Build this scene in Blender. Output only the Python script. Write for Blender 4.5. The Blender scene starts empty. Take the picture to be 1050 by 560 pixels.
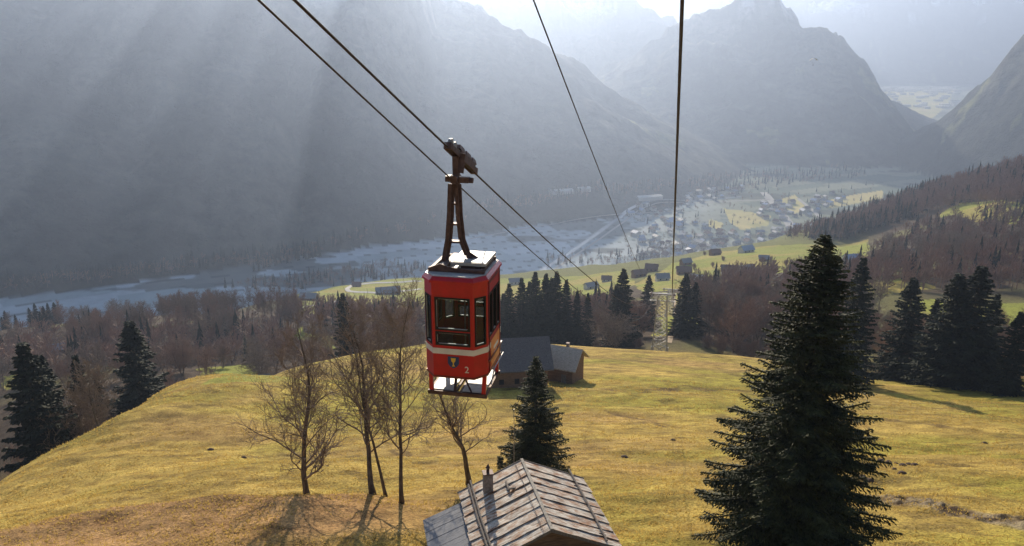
import bpy, math, random
import numpy as np
from mathutils import Vector, Matrix
R = math.radians
random.seed(7)
rng = np.random.default_rng(11)
SC = bpy.context.scene
COL = SC.collection

# ------------------------------------------------------------------ camera model (photograph is 1050 x 560)
F = 820.0; PITCH = R(17.0); CP, SP = math.cos(PITCH), math.sin(PITCH)
def ray(u, v):
    a = (u-525.0)/F; b = (280.0-v)/F
    return a, CP+b*SP, -SP+b*CP
def P(u, v, y):                       # the point at depth y (north) seen along that direction
    a, b, c = ray(u, v); k = y/b
    return (a*k, y, c*k)
def proj(x, y, z):
    d = y*CP - z*SP
    return 525+F*x/d, 280-F*(y*SP+z*CP)/d

cam = bpy.data.cameras.new('camera'); co = bpy.data.objects.new('camera', cam); COL.objects.link(co)
cam.sensor_width = 36; cam.lens = 36*F/1050; cam.clip_start = .1; cam.clip_end = 40000
co.rotation_euler = (R(90)-PITCH, 0, 0); SC.camera = co

SUN_AZ = R(-6.3)       # from +Y, negative = left
SUN_EL = R(20)
# ------------------------------------------------------------------ noise
def _h(ix, iy, s):
    n = (ix.astype(np.int64)*374761393 + iy.astype(np.int64)*668265263 + s*974634777) & 0xffffffff
    n = ((n ^ (n >> 13))*1274126177) & 0xffffffff
    n = (n ^ (n >> 16)) & 0xffffffff
    return n.astype(np.float64)/4294967295.0
def vnoise(x, y, s=0):
    x = np.asarray(x, float); y = np.asarray(y, float)
    ix = np.floor(x); iy = np.floor(y); fx = x-ix; fy = y-iy
    fx = fx*fx*fx*(fx*(fx*6-15)+10); fy = fy*fy*fy*(fy*(fy*6-15)+10)
    a = _h(ix, iy, s); b = _h(ix+1, iy, s); c = _h(ix, iy+1, s); d = _h(ix+1, iy+1, s)
    return (a*(1-fx)+b*fx)*(1-fy)+(c*(1-fx)+d*fx)*fy*1.0 - .5
def fbm(x, y, o=4, s=0, g=.5):
    t = 0; a = 1
    for k in range(o):
        t = t+a*vnoise(x*(2.03**k)+k*17.3, y*(2.03**k)-k*9.1, s+k); a *= g
    return t
def ridged(x, y, o=4, s=0):
    t = 0; a = 1
    for k in range(o):
        t = t+a*(1-np.abs(2*vnoise(x*(2.1**k)+k*7.7, y*(2.1**k)+k*3.1, s+k))*2); a *= .5
    return t
def sstep(a, b, x):
    t = np.clip((x-a)/(b-a), 0, 1); return t*t*(3-2*t)

# ------------------------------------------------------------------ terrain heights
FLOOR = -450.0
uvy = [(0,560,45),(250,560,40),(525,560,40),(800,560,40),(1050,560,39),(0,505,75),(0,532,58),
 (60,468,100),(120,440,125),(200,415,150),(265,395,185),(330,375,195),(440,352,205),(560,357,220),(676,362,212),
 (775,368,188),(895,388,160),(990,400,145),(1050,408,135),(150,480,74),(300,440,93),(500,440,91),(700,440,90),
 (900,440,92),(590,390,130),(300,402,150),(450,376,165),(850,402,135),(1000,470,70),(1000,530,45),(315,507,52),(400,520,49),
 (230,385,260),(150,402,230),(60,400,260),(30,370,350),(100,345,420),(0,340,450),(240,332,385),(240,374,315),(150,335,400),
 (345,316,560),(560,362,245),(640,345,290),(690,345,262),(690,330,302),(690,310,400),(690,290,560),(560,302,600),
 (400,302,680),(400,287,820),(330,300,680),(500,296,720),(500,325,430),(760,350,260),(800,320,350),(750,285,560),
 (760,262,720),(850,265,640),(880,250,770),(820,252,800),(900,330,300),(900,300,380),(1050,320,310),(1050,300,360),
 (1020,270,430),(1030,240,560),(950,260,560),(1000,215,720),(900,235,800),(1050,190,800),(1050,168,900),(950,195,1000),
 (870,222,1050),(800,245,1050)]
xyz = [P(*t) for t in uvy]
xyz += [(-.66*110,110,-77),(-.6*130,130,-85),(-.5*170,170,-99),(-.4*195,195,-103),(-.3*230,230,-111),
 (0,0,-15),(0,-150,37),(-100,0,-24),(100,0,-15),(-200,-150,20),(200,-150,40),(-110,60,-70),(110,50,-33),(250,120,-60),
 (-400,200,-190),(-300,0,-110),(500,300,-100),(700,600,-110),(-600,500,-270),(-350,-400,70),(350,-400,120),(-.22*235,235,-108),
 (.62*155,158,-73),(.5*175,178,-82),(.36*200,205,-90)]
xyz = np.array(xyz)
C2 = 18.0**2
def _phi(dx, dy): return np.sqrt(dx*dx+dy*dy+C2)
n = len(xyz)
A = np.zeros((n+3, n+3))
A[:n,:n] = _phi(xyz[:,None,0]-xyz[None,:,0], xyz[:,None,1]-xyz[None,:,1])
A[:n,:n] += np.eye(n)*-0.6
A[:n,n] = 1; A[:n,n+1] = xyz[:,0]; A[:n,n+2] = xyz[:,1]; A[n:,:n] = A[:n,n:].T
W = np.linalg.solve(A, np.concatenate([xyz[:,2], [0,0,0]]))
def rbf(x, y):
    o = W[n]+W[n+1]*x+W[n+2]*y
    for k in range(n): o = o+W[k]*_phi(x-xyz[k,0], y-xyz[k,1])
    return o
_te = [-1.5,-.7,-.4,-.3,-.2,0,.2,.35,.7,1.5]; _ye = [380,560,520,640,850,850,900,1080,1160,1300]
def Zhill(x, y):
    z = rbf(x, y)
    r = np.hypot(x, y)
    t = x/np.maximum(y, 40)
    e = np.maximum(0, y-np.interp(t, _te, _ye))
    z = z-.75*e+40*sstep(0, 120, e)*0
    side = np.maximum(0, np.abs(x)-(500+.55*np.maximum(y, 0)))
    z = z-.5*side
    near = 1-sstep(60, 260, r)
    z = z+near*(1.05*fbm(x/16, y/11, 3, 5)+.24*fbm(x/5.5, y/3.2, 3, 19)+.16*fbm(x/2.4, y/1.5, 3, 9))
    kb = sstep(-4, -12, x)*np.exp(-((y-49.5-.12*x-2*vnoise(x/12, y/40, 31))/3.6)**2); kd = sstep(-4, -14, x)*np.exp(-((y-58-.12*x)/5.0)**2)
    z = z+1.0*kb-.7*kd+(1-near)*2.2*fbm(x/40, y/40, 3, 3)
    # terracettes running across the slope
    z = z+.10*np.exp(-((r-85)/60)**2)*np.sin((y+.12*x)/1.9+3*vnoise(x/9, y/9, 21))*sstep(-.1, .3, vnoise(x/16, y/10, 33))
    # churned tussocky strip on the right
    cx, cy = 41.0, 52.5
    return z
def churn(x, y):
    # strip seen at the lower right: between (905,510) and (1060,540)
    ax, ay, _ = P(900, 508, 51.0); bx, by, _ = P(1080, 542, 43.5)
    dx, dy = bx-ax, by-ay; L = math.hypot(dx, dy); tx, ty = dx/L, dy/L
    s = (x-ax)*tx+(y-ay)*ty; w = (x-ax)*-ty+(y-ay)*tx
    m = sstep(-4, 2, s)*(1-sstep(L+8, L+14, s))*(1-sstep(.7, 2.0, np.abs(w+1.2*vnoise(s/3, w/3, 8))))
    return m
MTS = []   # (ridge polyline, slope, kleft, kright)
MTS.append(([(-4800,2850,560),(-1700,2960,520),(-900,3000,330),P(430,-12,2900),P(470,4,2900),P(520,28,2950),P(590,68,3000),P(650,108,2950),P(720,148,2800),P(790,180,2600)],.53,1,1))
MTS.append(([P(940,140,3560),P(930,118,3600),P(905,92,3650),P(888,66,3650),P(868,40,3700),P(845,8,3720),P(820,-12,3780),P(795,-22,3850),P(770,0,3950),P(755,14,4200)],.56,1,3.0))
MTS.append(([P(755,14,4200),P(700,16,4600),P(672,8,4900),P(640,-6,5000),P(560,-30,5200),(-2200,5600,640)],.5,1,1))
MTS.append(([P(962,146,2720),P(1000,108,2620),P(1032,78,2560),P(1066,46,2500),P(1130,-5,2400),(2800,2300,420),(5200,2500,620)],.62,2.2,1))
MTS.append(([(-4800,3500,790),(-2600,3400,795),(-1500,3300,790),(-1050,3200,790),(-760,3150,790)],.72,1,2.2))  # massif added out of view to shade the air over the left valley
MTS.append(([(-860,3200,790),(-430,3150,790)],.80,1,4.2))  # unseen continuation of that massif, added to throw light shafts further right
MTS.append(([(-900,9000,600),(800,9300,520),P(800,-30,9400),(4600,9300,720),(8500,8200,720)],.42,1,1))
def Zmt(x, y, i):
    pl, sl, kl, kr = MTS[i]
    best = np.full(np.shape(x), -1e9)
    wx = 110*vnoise(x/600, y/600, 50+i); wy = 110*vnoise(x/600, y/600, 60+i)
    X = x+wx; Y = y+wy
    for (ax, ay, az), (bx, by, bz) in zip(pl[:-1], pl[1:]):
        dx, dy = bx-ax, by-ay; L2 = dx*dx+dy*dy
        t = np.clip(((X-ax)*dx+(Y-ay)*dy)/L2, 0, 1)
        qx = X-(ax+t*dx); qy = Y-(ay+t*dy)
        k = np.where(qx > 0, kr, kl)
        d = np.sqrt((qx*k)**2+qy*qy)
        best = np.maximum(best, az+t*(bz-az)-sl*d)
    if i in (4, 5):      # notches in the unseen crest, lined up with the sun, added for light shafts
        xs = X+.11*(Y-3150); cap = np.full(np.shape(x), 1e9)
        for g, wg in ((-505,15),(-600,22),(-740,26),(-875,30),(-1060,38),(-1290,45),(-1650,60)):
            cap = np.minimum(cap, 330+(np.maximum(np.abs(xs-g)-wg, 0))*7)
        best = np.where(Y > 2700, np.minimum(best, cap), best)
    h = np.maximum(best-FLOOR, 0)
    amp = np.minimum(h, 500)/500
    return best+amp*((60 if i == 0 else 100)*(ridged(x/520, y/520, 5, 70+i)-1)*.8)+sstep(20, 160, h)*22*fbm(x/90, y/90, 3, 90+i)
def Zall(x, y, parts=False):
    x = np.asarray(x, float); y = np.asarray(y, float)
    zh = Zhill(x, y)
    zs = [np.full(x.shape, FLOOR), zh]
    for i in range(len(MTS)): zs.append(Zmt(x, y, i))
    S = np.stack(zs)
    k = np.argmax(S, 0); z = np.max(S, 0)
    z = z+churn(x, y)*(.30*np.abs(vnoise(x/.55, y/.45, 12))*2+.10*vnoise(x/.2, y/.2, 13)-.12)
    return (z, k) if parts else z
def Z(x, y): return float(Zall(np.array([x]), np.array([y]))[0])
def hits(us, vs, y0=25., y1=9000.):
    """where the lines of sight meet the ground (used to lay out the place)"""
    us = np.asarray(us, float); vs = np.asarray(vs, float)
    a = (us-525)/F; b = (280-vs)/F
    Yd = CP+b*SP; rx = a/Yd; rz = (-SP+b*CP)/Yd
    y = np.full(us.shape, y0); out = np.full(us.shape, np.nan); done = np.zeros(us.shape, bool)
    while True:
        act = ~done & (y < y1)
        if not act.any(): break
        z = Zall(rx[act]*y[act], y[act]); below = z > rz[act]*y[act]
        idx = np.where(act)[0]
        h = idx[below]; out[h] = y[h]; done[h] = True
        m = idx[~below]; y[m] = y[m]*1.006+.05
    return np.stack([rx*out, out], 1)
def hit(u, v, **k):
    q = hits([u], [v], **k)[0]; return float(q[0]), float(q[1])

# ------------------------------------------------------------------ materials
MATS = {}
def nodemat(name):
    m = bpy.data.materials.new(name); m.use_nodes = True
    nt = m.node_tree; b = nt.nodes['Principled BSDF']; MATS[name] = m
    return m, nt, b
def N(nt, t, **kw):
    nd = nt.nodes.new(t)
    for k, v in kw.items():
        if k in nd.inputs: nd.inputs[k].default_value = v
        else: setattr(nd, k, v)
    return nd
def ramp(nt, stops, src, interp='LINEAR'):
    r = nt.nodes.new('ShaderNodeValToRGB'); e = r.color_ramp.elements; r.color_ramp.interpolation = interp
    while len(e) < len(stops): e.new(.5)
    for k, (p, c) in enumerate(stops): e[k].position = p; e[k].color = (*c, 1) if len(c) == 3 else c
    nt.links.new(src, r.inputs[0]); return r
def simple(name, c1, c2=None, scale=5, rough=.7, metal=0, bump=0, bscale=None, spec=.3, detail=5, stretch=(1,1,1), coords='Object', coat=0, lo=.35, hi=.65):
    m, nt, b = nodemat(name); L = nt.links
    b.inputs['Roughness'].default_value = rough; b.inputs['Metallic'].default_value = metal
    b.inputs['Specular IOR Level'].default_value = spec
    if coat: b.inputs['Coat Weight'].default_value = coat; b.inputs['Coat Roughness'].default_value = .08
    tc = N(nt, 'ShaderNodeTexCoord'); mp = N(nt, 'ShaderNodeMapping'); mp.inputs['Scale'].default_value = stretch
    L.new(tc.outputs[coords], mp.inputs[0])
    if c2 is None: b.inputs['Base Color'].default_value = (*c1, 1)
    else:
        nz = N(nt, 'ShaderNodeTexNoise', Scale=scale, Detail=detail, Roughness=.6); L.new(mp.outputs[0], nz.inputs['Vector'])
        r = ramp(nt, [(lo, c1), (hi, c2)], nz.outputs['Fac']); L.new(r.outputs[0], b.inputs['Base Color'])
    if bump:
        nb = N(nt, 'ShaderNodeTexNoise', Scale=bscale or scale*3, Detail=4.); L.new(mp.outputs[0], nb.inputs['Vector'])
        bp = N(nt, 'ShaderNodeBump', Strength=min(1, bump), Distance=.03); L.new(nb.outputs['Fac'], bp.inputs['Height']); L.new(bp.outputs[0], b.inputs['Normal'])
    return m

# ground: base colour attribute (what grows there) broken up by noise
def groundmat(name, s1, s2, bumpd, bs, soft=False):
    m, nt, b = nodemat(name); L = nt.links
    b.inputs['Roughness'].default_value = .95; b.inputs['Specular IOR Level'].default_value = .08
    at = N(nt, 'ShaderNodeAttribute', attribute_name='cover')
    ge = N(nt, 'ShaderNodeNewGeometry')
    n1 = N(nt, 'ShaderNodeTexNoise', Scale=s1, Detail=8., Roughness=.65); L.new(ge.outputs['Position'], n1.inputs['Vector'])
    n2 = N(nt, 'ShaderNodeTexNoise', Scale=s2, Detail=6., Roughness=.7); L.new(ge.outputs['Position'], n2.inputs['Vector'])
    r1 = ramp(nt, [(.33, (.46,.42,.42)), (.5, (1,1,1)), (.68, (1.35,1.28,1.15))], n1.outputs['Fac'])
    r2 = ramp(nt, [(.3, (.62,.55,.5)), (.5, (1,1,1)), (.72, (1.3,1.32,1.25))], n2.outputs['Fac'])
    mx = N(nt, 'ShaderNodeMix', data_type='RGBA', blend_type='MULTIPLY'); mx.inputs[0].default_value = .25 if soft else 1
    L.new(at.outputs['Color'], mx.inputs[6]); L.new(r1.outputs[0], mx.inputs[7])
    m2 = N(nt, 'ShaderNodeMix', data_type='RGBA', blend_type='MULTIPLY'); m2.inputs[0].default_value = .25 if soft else 1
    L.new(mx.outputs[2], m2.inputs[6]); L.new(r2.outputs[0], m2.inputs[7]); L.new(m2.outputs[2], b.inputs['Base Color'])
    nb = N(nt, 'ShaderNodeTexNoise', Scale=bs, Detail=5., Roughness=.7); L.new(ge.outputs['Position'], nb.inputs['Vector'])
    bp = N(nt, 'ShaderNodeBump', Strength=.9, Distance=bumpd); L.new(nb.outputs['Fac'], bp.inputs['Height']); L.new(bp.outputs[0], b.inputs['Normal'])
    return m
M_meadow = groundmat('dry_grass', 5.0, .5, .42, 4.2)
M_floor = groundmat('valley_fields', .03, .008, .3, .05, soft=True)
M_mount = groundmat('forested_rock', .02, .005, 16., .03)

# ------------------------------------------------------------------ object helpers
def link(o, parent=None):
    COL.objects.link(o)
    if parent: o.parent = parent
    return o
def tag(o, label=None, cat=None, group=None, kind=None):
    if label: o['label'] = label
    if cat: o['category'] = cat
    if group: o['group'] = group
    if kind: o['kind'] = kind
    return o
def empty(name, loc=(0,0,0), rz=0):
    o = bpy.data.objects.new(name, None); o.empty_display_size = .5; o.location = loc; o.rotation_euler = (0,0,rz)
    return link(o)
class MB:
    def __init__(s): s.v = []; s.f = []; s.m = []
    def face(s, pts, mi=0):
        k = len(s.v); s.v += [tuple(p) for p in pts]; s.f.append(tuple(range(k, k+len(pts)))); s.m.append(mi)
    def box(s, c, d, M=None, mi=0, taper=1.):
        x, y, z = d[0]/2, d[1]/2, d[2]/2; k = len(s.v)
        for sz in (-1, 1):
            q = taper if sz > 0 else 1
            for sx, sy in ((-1,-1),(1,-1),(1,1),(-1,1)):
                p = Vector((sx*x*q, sy*y*q, sz*z))
                if M is not None: p = M @ p
                s.v.append((p.x+c[0], p.y+c[1], p.z+c[2]))
        for f in ((3,2,1,0),(4,5,6,7),(0,1,5,4),(1,2,6,5),(2,3,7,6),(3,0,4,7)):
            s.f.append(tuple(k+i for i in f)); s.m.append(mi)
    def bar(s, a, b, w, h=None, mi=0, up=(0,0,1)):
        a = Vector(a); b = Vector(b); h = h or w; d = b-a; L = d.length
        if L < 1e-6: return
        d.normalize(); u = Vector(up)
        if abs(d.dot(u)) > .98: u = Vector((1,0,0))
        x = d.cross(u).normalized(); z = x.cross(d).normalized()
        k = len(s.v)
        for p in (a, b):
            for i, j in ((-1,-1),(1,-1),(1,1),(-1,1)): q = p+x*(i*w/2)+z*(j*h/2); s.v.append(tuple(q))
        for f in ((3,2,1,0),(4,5,6,7),(0,1,5,4),(1,2,6,5),(2,3,7,6),(3,0,4,7)): s.f.append(tuple(k+i for i in f)); s.m.append(mi)
    def tube(s, pts, rs, n=6, mi=0, caps=True):
        pts = [Vector(p) for p in pts]
        if not hasattr(rs, '__len__'): rs = [rs]*len(pts)
        k = len(s.v); x = None
        for i, p in enumerate(pts):
            d = (pts[min(i+1, len(pts)-1)]-pts[max(i-1, 0)]); d.normalize()
            if x is None:
                u = Vector((0,0,1)) if abs(d.z) < .9 else Vector((1,0,0))
                x = d.cross(u).normalized()
            else: x = (x-d*x.dot(d)).normalized()
            y = d.cross(x)
            for j in range(n):
                a = 2*math.pi*j/n; q = p+(x*math.cos(a)+y*math.sin(a))*rs[i]; s.v.append((q.x, q.y, q.z))
        for i in range(len(pts)-1):
            for j in range(n):
                a = k+i*n+j; b = k+i*n+(j+1)%n; s.f.append((a, b, b+n, a+n)); s.m.append(mi)
        if caps and n > 3:
            s.f.append(tuple(k+j for j in reversed(range(n)))); s.m.append(mi)
            e = k+(len(pts)-1)*n; s.f.append(tuple(e+j for j in range(n))); s.m.append(mi)
    def disc(s, c, ax, r, w, n=16, mi=0):
        c = Vector(c); ax = Vector(ax).normalized(); s.tube([c-ax*w/2, c+ax*w/2], r, n, mi)
    def prism(s, poly, z0, z1, mi=0, axis='z'):
        n_ = len(poly); k = len(s.v)
        def mk(p, z):
            return (p[0], p[1], z) if axis == 'z' else ((p[0], z, p[1]) if axis == 'y' else (z, p[0], p[1]))
        s.v += [mk(p, z0) for p in poly]+[mk(p, z1) for p in poly]
        s.f.append(tuple(k+i for i in reversed(range(n_)))); s.f.append(tuple(k+n_+i for i in range(n_))); s.m += [mi, mi]
        for i in range(n_): j = (i+1)%n_; s.f.append((k+i, k+j, k+n_+j, k+n_+i)); s.m.append(mi)
    def mesh(s, name, mats, smooth=False):
        me = bpy.data.meshes.new(name); me.from_pydata(s.v, [], s.f)
        for m in (mats if isinstance(mats, (list, tuple)) else [mats]): me.materials.append(m)
        if isinstance(mats, (list, tuple)) and len(mats) > 1: me.polygons.foreach_set('material_index', s.m)
        if smooth: me.polygons.foreach_set('use_smooth', [True]*len(s.f))
        me.update(); return me
    def build(s, name, mats, parent=None, smooth=False, bevel=0, loc=None, rz=0):
        o = bpy.data.objects.new(name, s.mesh(name, mats, smooth)); link(o, parent)
        if loc is not None: o.location = loc; o.rotation_euler = (0,0,rz)
        if bevel:
            md = o.modifiers.new('bevel', 'BEVEL'); md.width = bevel; md.segments = 2; md.limit_method = 'ANGLE'
        return o
def new_at(name, me, loc, rz=0, sc=1, parent=None):
    o = bpy.data.objects.new(name, me); link(o, parent); o.location = loc; o.rotation_euler = (0,0,rz)
    o.scale = sc if hasattr(sc, '__len__') else (sc, sc, sc); return o
# ------------------------------------------------------------------ the ground as one fan-shaped sheet, split where its character changes
rows = [12.]
while rows[-1] < 10400:
    r = rows[-1]
    rows.append(r*(1.012 if r < 30 else 1.0036 if r < 230 else 1.0062 if r < 1300 else 1.0068 if r < 5000 else 1.011))
rows = np.array(rows)
fine = np.radians(np.arange(-39, 39.01, .085))
coarse_l = np.radians(np.linspace(-180, -39.6, 90)); coarse_r = np.radians(np.linspace(39.6, 180, 90))
th = np.concatenate([coarse_l, fine, coarse_r])
RR, TT = np.meshgrid(rows, th, indexing='ij')
X = RR*np.sin(TT); Y = RR*np.cos(TT)
Zg, K = Zall(X, Y, True)
back = np.abs(TT) > R(75)
cover = np.zeros(X.shape+(4,)); cover[..., 3] = 1
gold = np.array([.46,.325,.085]); olive = np.array([.36,.30,.055]); straw = np.array([.50,.30,.13]); green = np.array([.115,.16,.03])
brownf = np.array([.085,.06,.04]); frost = np.array([.60,.65,.66]); frostd = np.array([.30,.37,.37]); forest = np.array([.030,.036,.030]); rock = np.array([.16,.15,.14]); snow = np.array([.75,.78,.82])
def lerp(a, b, t): return a*(1-t[..., None])+b*t[..., None]
def inpoly(px, py, poly):
    c = np.zeros(px.shape, bool); n_ = len(poly)
    for i in range(n_):
        x1, y1 = poly[i]; x2, y2 = poly[(i+1)%n_]
        if y1 == y2: continue
        cr = ((y1 > py) != (y2 > py)) & (px < (x2-x1)*(py-y1)/(y2-y1)+x1); c ^= cr
    return c
# near meadow
c = lerp(gold, olive, sstep(-.25, .35, fbm(X/22, Y/16, 4, 40)))
# the reddish dry knoll at the lower left
kx, ky, _ = P(200, 548, 45)
kn = np.exp(-(((X-kx)/17)**2+((Y-ky)/7.0)**2))
c = lerp(c, straw, np.clip(kn*1.5+.6*fbm(X/3, Y/3, 3, 41)*kn, 0, 1))
c = lerp(c, straw*.8, sstep(.12, .4, fbm(X/20+5, Y/11, 4, 44))*.4)
c = lerp(c, np.array([.13,.085,.04]), sstep(.26, .42, fbm(X/4, Y/1.6, 4, 45))*.45)
c = c*(1+.42*fbm(X/7, Y/3.2, 4, 81)+.36*fbm(X/2.2, Y/.9, 3, 82)+.3*fbm(X/30, Y/20, 3, 83))[..., None]
for pl_, wd in (([(560,402),(600,397),(650,404),(700,398),(740,402)],.9),([(600,418),(660,430),(720,446)],.5),([(905,430),(960,436),(1050,452)],.5),([(230,452),(300,446),(380,452),(450,470)],.45),([(900,415),(980,420),(1050,432)],.35)):
    q = hits([a for a, b in pl_], [b for a, b in pl_]); d_ = np.full(X.shape, 1e9)
    for (ax, ay), (bx2, by2) in zip(q[:-1], q[1:]):
        dx, dy = bx2-ax, by2-ay; t = np.clip(((X-ax)*dx+(Y-ay)*dy)/(dx*dx+dy*dy), 0, 1); d_ = np.minimum(d_, np.hypot(X-ax-t*dx, Y-ay-t*dy))
    d_ = d_+1.6*vnoise(X/4, Y/3, 84); c = lerp(c, np.array([.15,.095,.045]), (1-sstep(wd*.4, wd*1.6, np.abs(d_)))*sstep(-.25, .15, vnoise(X/3, Y/3, 85))*.75)
c = lerp(c, np.array([.33,.27,.2]), churn(X, Y)*.8)
ch = churn(X, Y); c = lerp(c, np.array([.12,.08,.05]), ch*sstep(.0, .3, vnoise(X/.8, Y/.6, 46)))
far = sstep(205, 250, RR)
mid = lerp(brownf, np.array([.15,.14,.05]), sstep(.1, .4, fbm(X/60, Y/60, 3, 47)))
mid = lerp(mid, np.array([.19,.20,.055]), sstep(520, 640, Y)*(1-sstep(.38, .5, np.abs(X/np.maximum(Y, 1))))*.8)
c = lerp(c, mid, far)
# green pastures on the shelf below, laid out in plan
past = []
for pl in ([(305,322),(308,305),(335,296),(372,291),(440,286),(520,286),(640,278),(652,292),(600,312),(520,318),(440,322)],
           [(650,292),(690,270),(740,258),(800,252),(890,246),(890,262),(880,272),(800,280),(720,292),(670,300)],
           [(985,330),(1000,316),(1070,308),(1070,340)],[(930,330),(925,312),(960,306),(985,318)],[(960,222),(985,208),(1030,205),(1060,214),(1060,232),(1000,228)],
           [(205,396),(205,378),(260,372),(300,380),(300,392)],[(0,402),(0,388),(30,384),(30,396)],[(130,304),(130,292),(165,292),(200,304)],[(672,345),(676,300),(705,300),(712,345)],
           [(895,305),(880,292),(930,284),(960,296)],[(300,350),(310,335),(335,345),(345,360)]):
    q = hits([a for a, b in pl], [b for a, b in pl])
    if np.isnan(q).any(): continue
    past.append(q)
wob = 6*fbm(X/25, Y/25, 3, 48)
pm = np.zeros(X.shape)
for q in past:
    a, b = q[:,0].min()-40, q[:,0].max()+40
    pm = np.maximum(pm, inpoly(X+wob, Y+wob, [tuple(t) for t in q]).astype(float))
c = np.where((pm > 0)[..., None], lerp(np.array([.27,.29,.05]), np.array([.36,.30,.08]), sstep(-.2, .4, fbm(X/40, Y/25, 4, 49))), c)
hillc = c
# valley floor: frosted fields in strips
ang = R(28); sx = X*math.cos(ang)+Y*math.sin(ang); sy = -X*math.sin(ang)+Y*math.cos(ang)
fi = np.floor(sx/150+.5*vnoise(sx/300, sy/300, 4)); fj = np.floor(sy/52+fi*.37)
hcell = _h(fi, fj, 77)
fl = lerp(frostd, frost, hcell*.8+.2)
edge = np.minimum(np.abs((sy/52+fi*.37)%1-.5)*2, 1)
fl = lerp(fl, np.array([.07,.08,.07]), (edge > .92)*.75)
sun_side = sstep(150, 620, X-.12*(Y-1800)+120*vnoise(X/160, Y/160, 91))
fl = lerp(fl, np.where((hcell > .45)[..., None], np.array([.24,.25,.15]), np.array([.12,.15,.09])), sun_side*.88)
fl = lerp(fl, np.array([.045,.05,.04]), sstep(.24, .30, fbm(X/200+9, Y/110, 4, 52))*.7)
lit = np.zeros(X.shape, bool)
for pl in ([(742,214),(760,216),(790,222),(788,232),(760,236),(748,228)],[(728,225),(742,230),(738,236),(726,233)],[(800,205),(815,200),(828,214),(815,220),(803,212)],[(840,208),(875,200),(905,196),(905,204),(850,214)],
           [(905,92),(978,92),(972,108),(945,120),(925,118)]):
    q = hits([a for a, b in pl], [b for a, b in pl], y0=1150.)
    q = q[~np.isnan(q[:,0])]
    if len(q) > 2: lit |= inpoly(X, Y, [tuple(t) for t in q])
fl = np.where(lit[..., None], lerp(np.array([.66,.54,.22]), np.array([.46,.44,.14]), hcell), fl)  # sunlit patches: the sunlight is painted into the field colour
# mountains
hz = Zg-FLOOR
mt = lerp(forest, np.array([.08,.08,.065]), sstep(-.1, .3, fbm(X/140, Y/140, 4, 55)))
mt = lerp(mt, rock, sstep(.25, .5, fbm(X/220+3, Y/220, 5, 56))*sstep(200, 500, hz)*.7)
mt = lerp(mt, np.array([.15,.155,.07]), sstep(.41, .45, fbm(X/130, Y/130+40, 4, 57))*(hz < 300)*(X > 200))
mt = lerp(mt, snow, sstep(.22, .34, fbm(X/240, Y/240+9, 5, 58)+.0006*(hz-620))*sstep(470, 600, hz))
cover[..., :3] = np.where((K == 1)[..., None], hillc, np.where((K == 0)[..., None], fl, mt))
nr, nc = X.shape
V = np.stack([X, Y, Zg], -1).reshape(-1, 3)
idx = np.arange(nr*nc).reshape(nr, nc)
quad = np.stack([idx[:-1,:-1], idx[:-1,1:], idx[1:,1:], idx[1:,:-1]], -1).reshape(-1, 4)[:, ::-1]
Kq = K[:-1,:-1].reshape(-1); backq = (back[:-1,:-1] & (RR[:-1,:-1] > 480)).reshape(-1)
CC = cover.reshape(-1, 4)
def sheet(name, mask, mat):
    q = quad[mask]; used, inv = np.unique(q, return_inverse=True)
    me = bpy.data.meshes.new(name); me.vertices.add(len(used)); me.vertices.foreach_set('co', V[used].ravel().astype(np.float32))
    me.loops.add(q.size); me.loops.foreach_set('vertex_index', inv.ravel().astype(np.int32))
    me.polygons.add(len(q)); me.polygons.foreach_set('loop_start', np.arange(0, q.size, 4, dtype=np.int32)); me.polygons.foreach_set('loop_total', np.full(len(q), 4, np.int32))
    me.polygons.foreach_set('use_smooth', np.ones(len(q), bool)); me.update(calc_edges=True)
    a = me.color_attributes.new('cover', 'FLOAT_COLOR', 'POINT'); a.data.foreach_set('color', CC[used].ravel().astype(np.float32))
    me.materials.append(mat); o = link(bpy.data.objects.new(name, me)); o['kind'] = 'structure'; return o
sheet('meadow_ground', (Kq == 1) & ~backq, M_meadow)
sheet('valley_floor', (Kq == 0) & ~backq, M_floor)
sheet('mountains', (Kq >= 2) & ~backq, M_mount)

# closing wedge under the camera (the fan starts 12 m out)
m = MB(); ring = [(12*math.sin(a), 12*math.cos(a)) for a in np.linspace(-math.pi, math.pi, 49)[:-1]]
m.face([(x, y, Z(x, y)) for x, y in reversed(ring)])
o = m.build('ground', M_meadow); o['kind'] = 'structure'
at = o.data.color_attributes.new('cover', 'FLOAT_COLOR', 'POINT'); at.data.foreach_set('color', [.33,.235,.07,1]*48)

# ------------------------------------------------------------------ sky, sun, air
w = bpy.data.worlds.new('World'); SC.world = w; w.use_nodes = True; nt = w.node_tree
sk = nt.nodes.new('ShaderNodeTexSky'); sk.sky_type = 'NISHITA'; sk.sun_disc = False
sk.sun_elevation = SUN_EL; sk.sun_rotation = SUN_AZ; sk.altitude = 900; sk.air_density = 1; sk.dust_density = 1.2; sk.ozone_density = 1.5
nt.links.new(sk.outputs[0], nt.nodes['Background'].inputs[0]); nt.nodes['Background'].inputs[1].default_value = .085
sl = bpy.data.lights.new('sun', 'SUN'); sl.energy = 5; sl.angle = R(.5); sl.color = (1, .87, .68)
so = link(bpy.data.objects.new('sun', sl)); so.rotation_euler = (R(90)-SUN_EL, 0, math.pi-SUN_AZ)
so.rotation_euler = Vector((math.sin(SUN_AZ)*math.cos(SUN_EL), math.cos(SUN_AZ)*math.cos(SUN_EL), math.sin(SUN_EL))).to_track_quat('Z', 'Y').to_euler()
HAZE = .00019
hb = MB(); zt = 830.; hb.box(((0), 4700, (zt-452)/2), (21600, 11500+600, zt+452))
o = hb.build('haze', []); tag(o, kind='stuff')
hm = bpy.data.materials.new('haze_air'); hm.use_nodes = True; nt = hm.node_tree
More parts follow.
